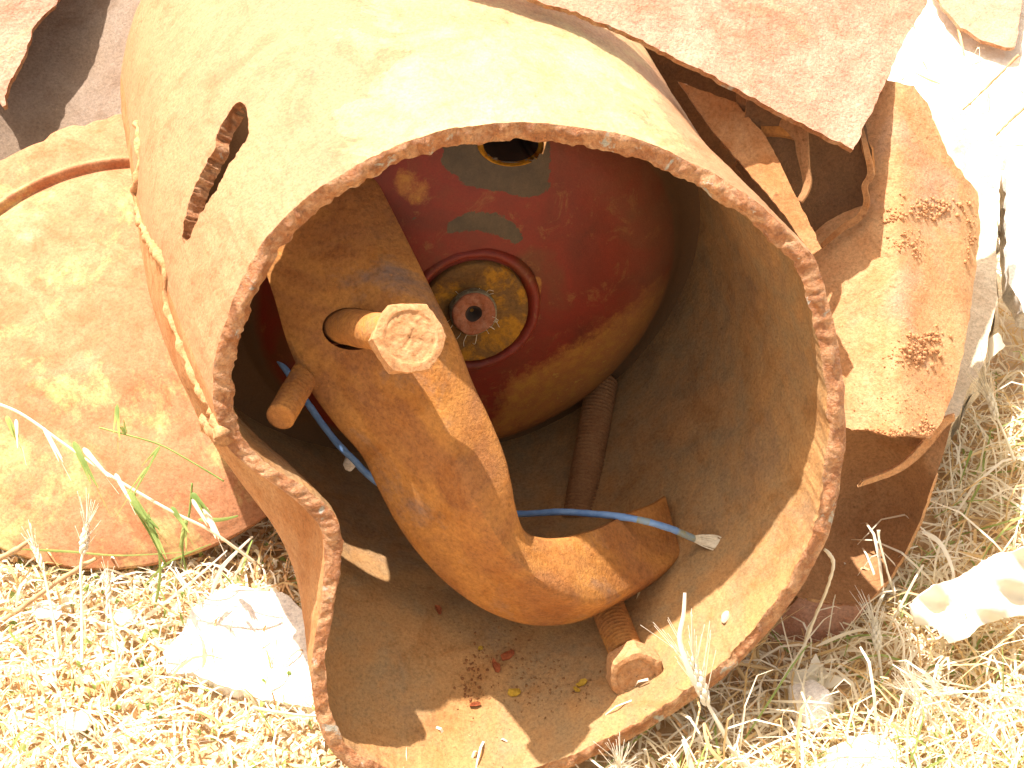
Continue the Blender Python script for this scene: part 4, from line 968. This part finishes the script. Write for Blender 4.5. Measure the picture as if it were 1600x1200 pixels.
# green blades by the cap's foot
for i, (pts, w_, m_, lb) in enumerate([
    ([(30,858,430),(110,862,425),(190,868,420),(300,862,430)], 2.2, 'green', 'flat green blade lying along the lower edge of the cap'),
    ([(310,812,330),(345,812,330),(372,806,330)], 4, 'green', 'short green leaf between the cap and the tank'),
    ([(240,960,400),(250,900,370),(246,850,350),(232,800,340)], 2.5, 'green', 'upright green blade at the lower right of the cap'),
    ([(225,915,400),(262,880,380),(300,862,370),(330,850,370)], 2, 'green', 'green blade arching right under the cap'),
    ([(120,1010,400),(160,975,395),(210,945,390),(260,915,390)], 2, 'green', 'thin green blade in the litter under the cap'),
    ([(330,930,400),(345,890,390),(372,860,385),(395,838,380)], 4, 'pale', 'broad pale blade between the white stone and the tank'),
    ([(200,985,400),(260,940,390),(310,900,385),(355,860,380)], 3.2, 'pale', 'long pale straw pointing at the tank from the lower left'),
    ([(1085,1220,100),(1075,1180,90),(1066,1155,85)], 5, 'pale', 'pale leaf at the bottom edge below the bearded ear'),
    ([(1150,1210,90),(1110,1170,80),(1100,1130,90),(1112,1155,90)], 3, 'gold', 'curling dry leaf below the lower lip'),
    ([(1275,1010,300),(1340,985,300),(1400,990,300)], 3, 'straw', 'straw leaf arching under the hollow sheet'),
    ([(1440,830,380),(1470,850,370),(1490,900,365),(1475,940,360)], 4, 'pale', 'broad pale blade right of the hollow sheet'),
    ([(1345,900,250),(1362,880,245),(1372,860,240)], .1, 'straw', None)]):
    if lb is None: continue
    mbp = MB(); ribbon(mbp, [W(*p) for p in pts], w_*ZU*1.3, w_*ZU*.35)
    tag(mbp.build('grass_leaf', [M[m_]]), lb, 'grass blade')
def stick(name, pts, r, mat, label, cat, rough=.0006, seed=0):
    Vv, Ff = tube_vf(np.array([W(*p) for p in catmull(pts, 8)]), np.linspace(r, r*.7, (len(pts)-1)*8+1)*ZU, 8, rough, seed); return tag(mesh(name, Vv, Ff, [M[mat]]), label, cat)
stick('straw_stalk', [(1288,858,190),(1299,870,190),(1302,886,195),(1290,925,215),(1265,985,250),(1247,1040,270),(1235,1063,280),(1262,1105,260),(1290,1155,220),(1302,1210,200)], 3.2, 'straw', 'long bent dry stem rising from the straw over the tank\'s right lip', 'dry stem')
stick('straw_stalk', [(1373,828,300),(1375,850,300),(1390,905,310),(1398,930,330)], 2.4, 'straw', 'thin dry stem standing in front of the hollow sheet', 'dry stem')
stick('straw_stalk', [(1145,1035,280),(1200,1045,290),(1240,1055,300),(1290,1062,310)], 3.5, 'gold', 'golden stem lying level under the right lip', 'dry stem')
stick('straw_stalk', [(1150,1040,290),(1185,1090,290),(1212,1115,290),(1215,1130,290)], 4.2, 'gold', 'golden stem sloping down beneath the lower lip', 'dry stem')
stick('straw_stalk', [(1212,1160,270),(1213,1120,270),(1210,1080,268),(1214,1050,266)], 4.2, 'gold', 'golden upright stem beneath the right lip', 'dry stem')
stick('straw_stalk', [(1175,1010,300),(1182,1050,300),(1190,1080,300)], 5, 'gold', 'thick golden stem under the golden ear', 'dry stem')
stick('straw_stalk', [(1205,1135,230),(1240,1160,215),(1262,1200,200)], 4, 'straw', 'pale stem at the bottom edge right of the lower lip', 'dry stem')
stick('twig', [(-20,985,380),(40,945,385),(95,905,390),(150,873,395)], 5.5, 'twig', 'long brown twig slanting in the litter under the left end of the cap', 'twig', .001)
stick('twig', [(-20,882,400),(20,862,400),(50,842,405)], 6, 'twig', 'short pale twig at the left edge under the cap', 'twig', .001)
stick('twig', [(1592,86,1300),(1560,118,1310),(1530,148,1320),(1504,172,1330)], 3.2, 'twig', 'thin twig lying on pale sand at the upper right', 'twig', .0008)
stick('twig', [(1610,160,1210),(1590,178,1210),(1572,195,1210),(1556,212,1215)], 3.6, 'twig', 'second thin twig at the right edge above the white stone', 'twig', .0008)
stick('twig', [(395,1105,180),(430,1112,185),(480,1118,200),(520,1120,230)], 3, 'straw', 'pale stem lying below the large flat white stone', 'dry stem', .0004)
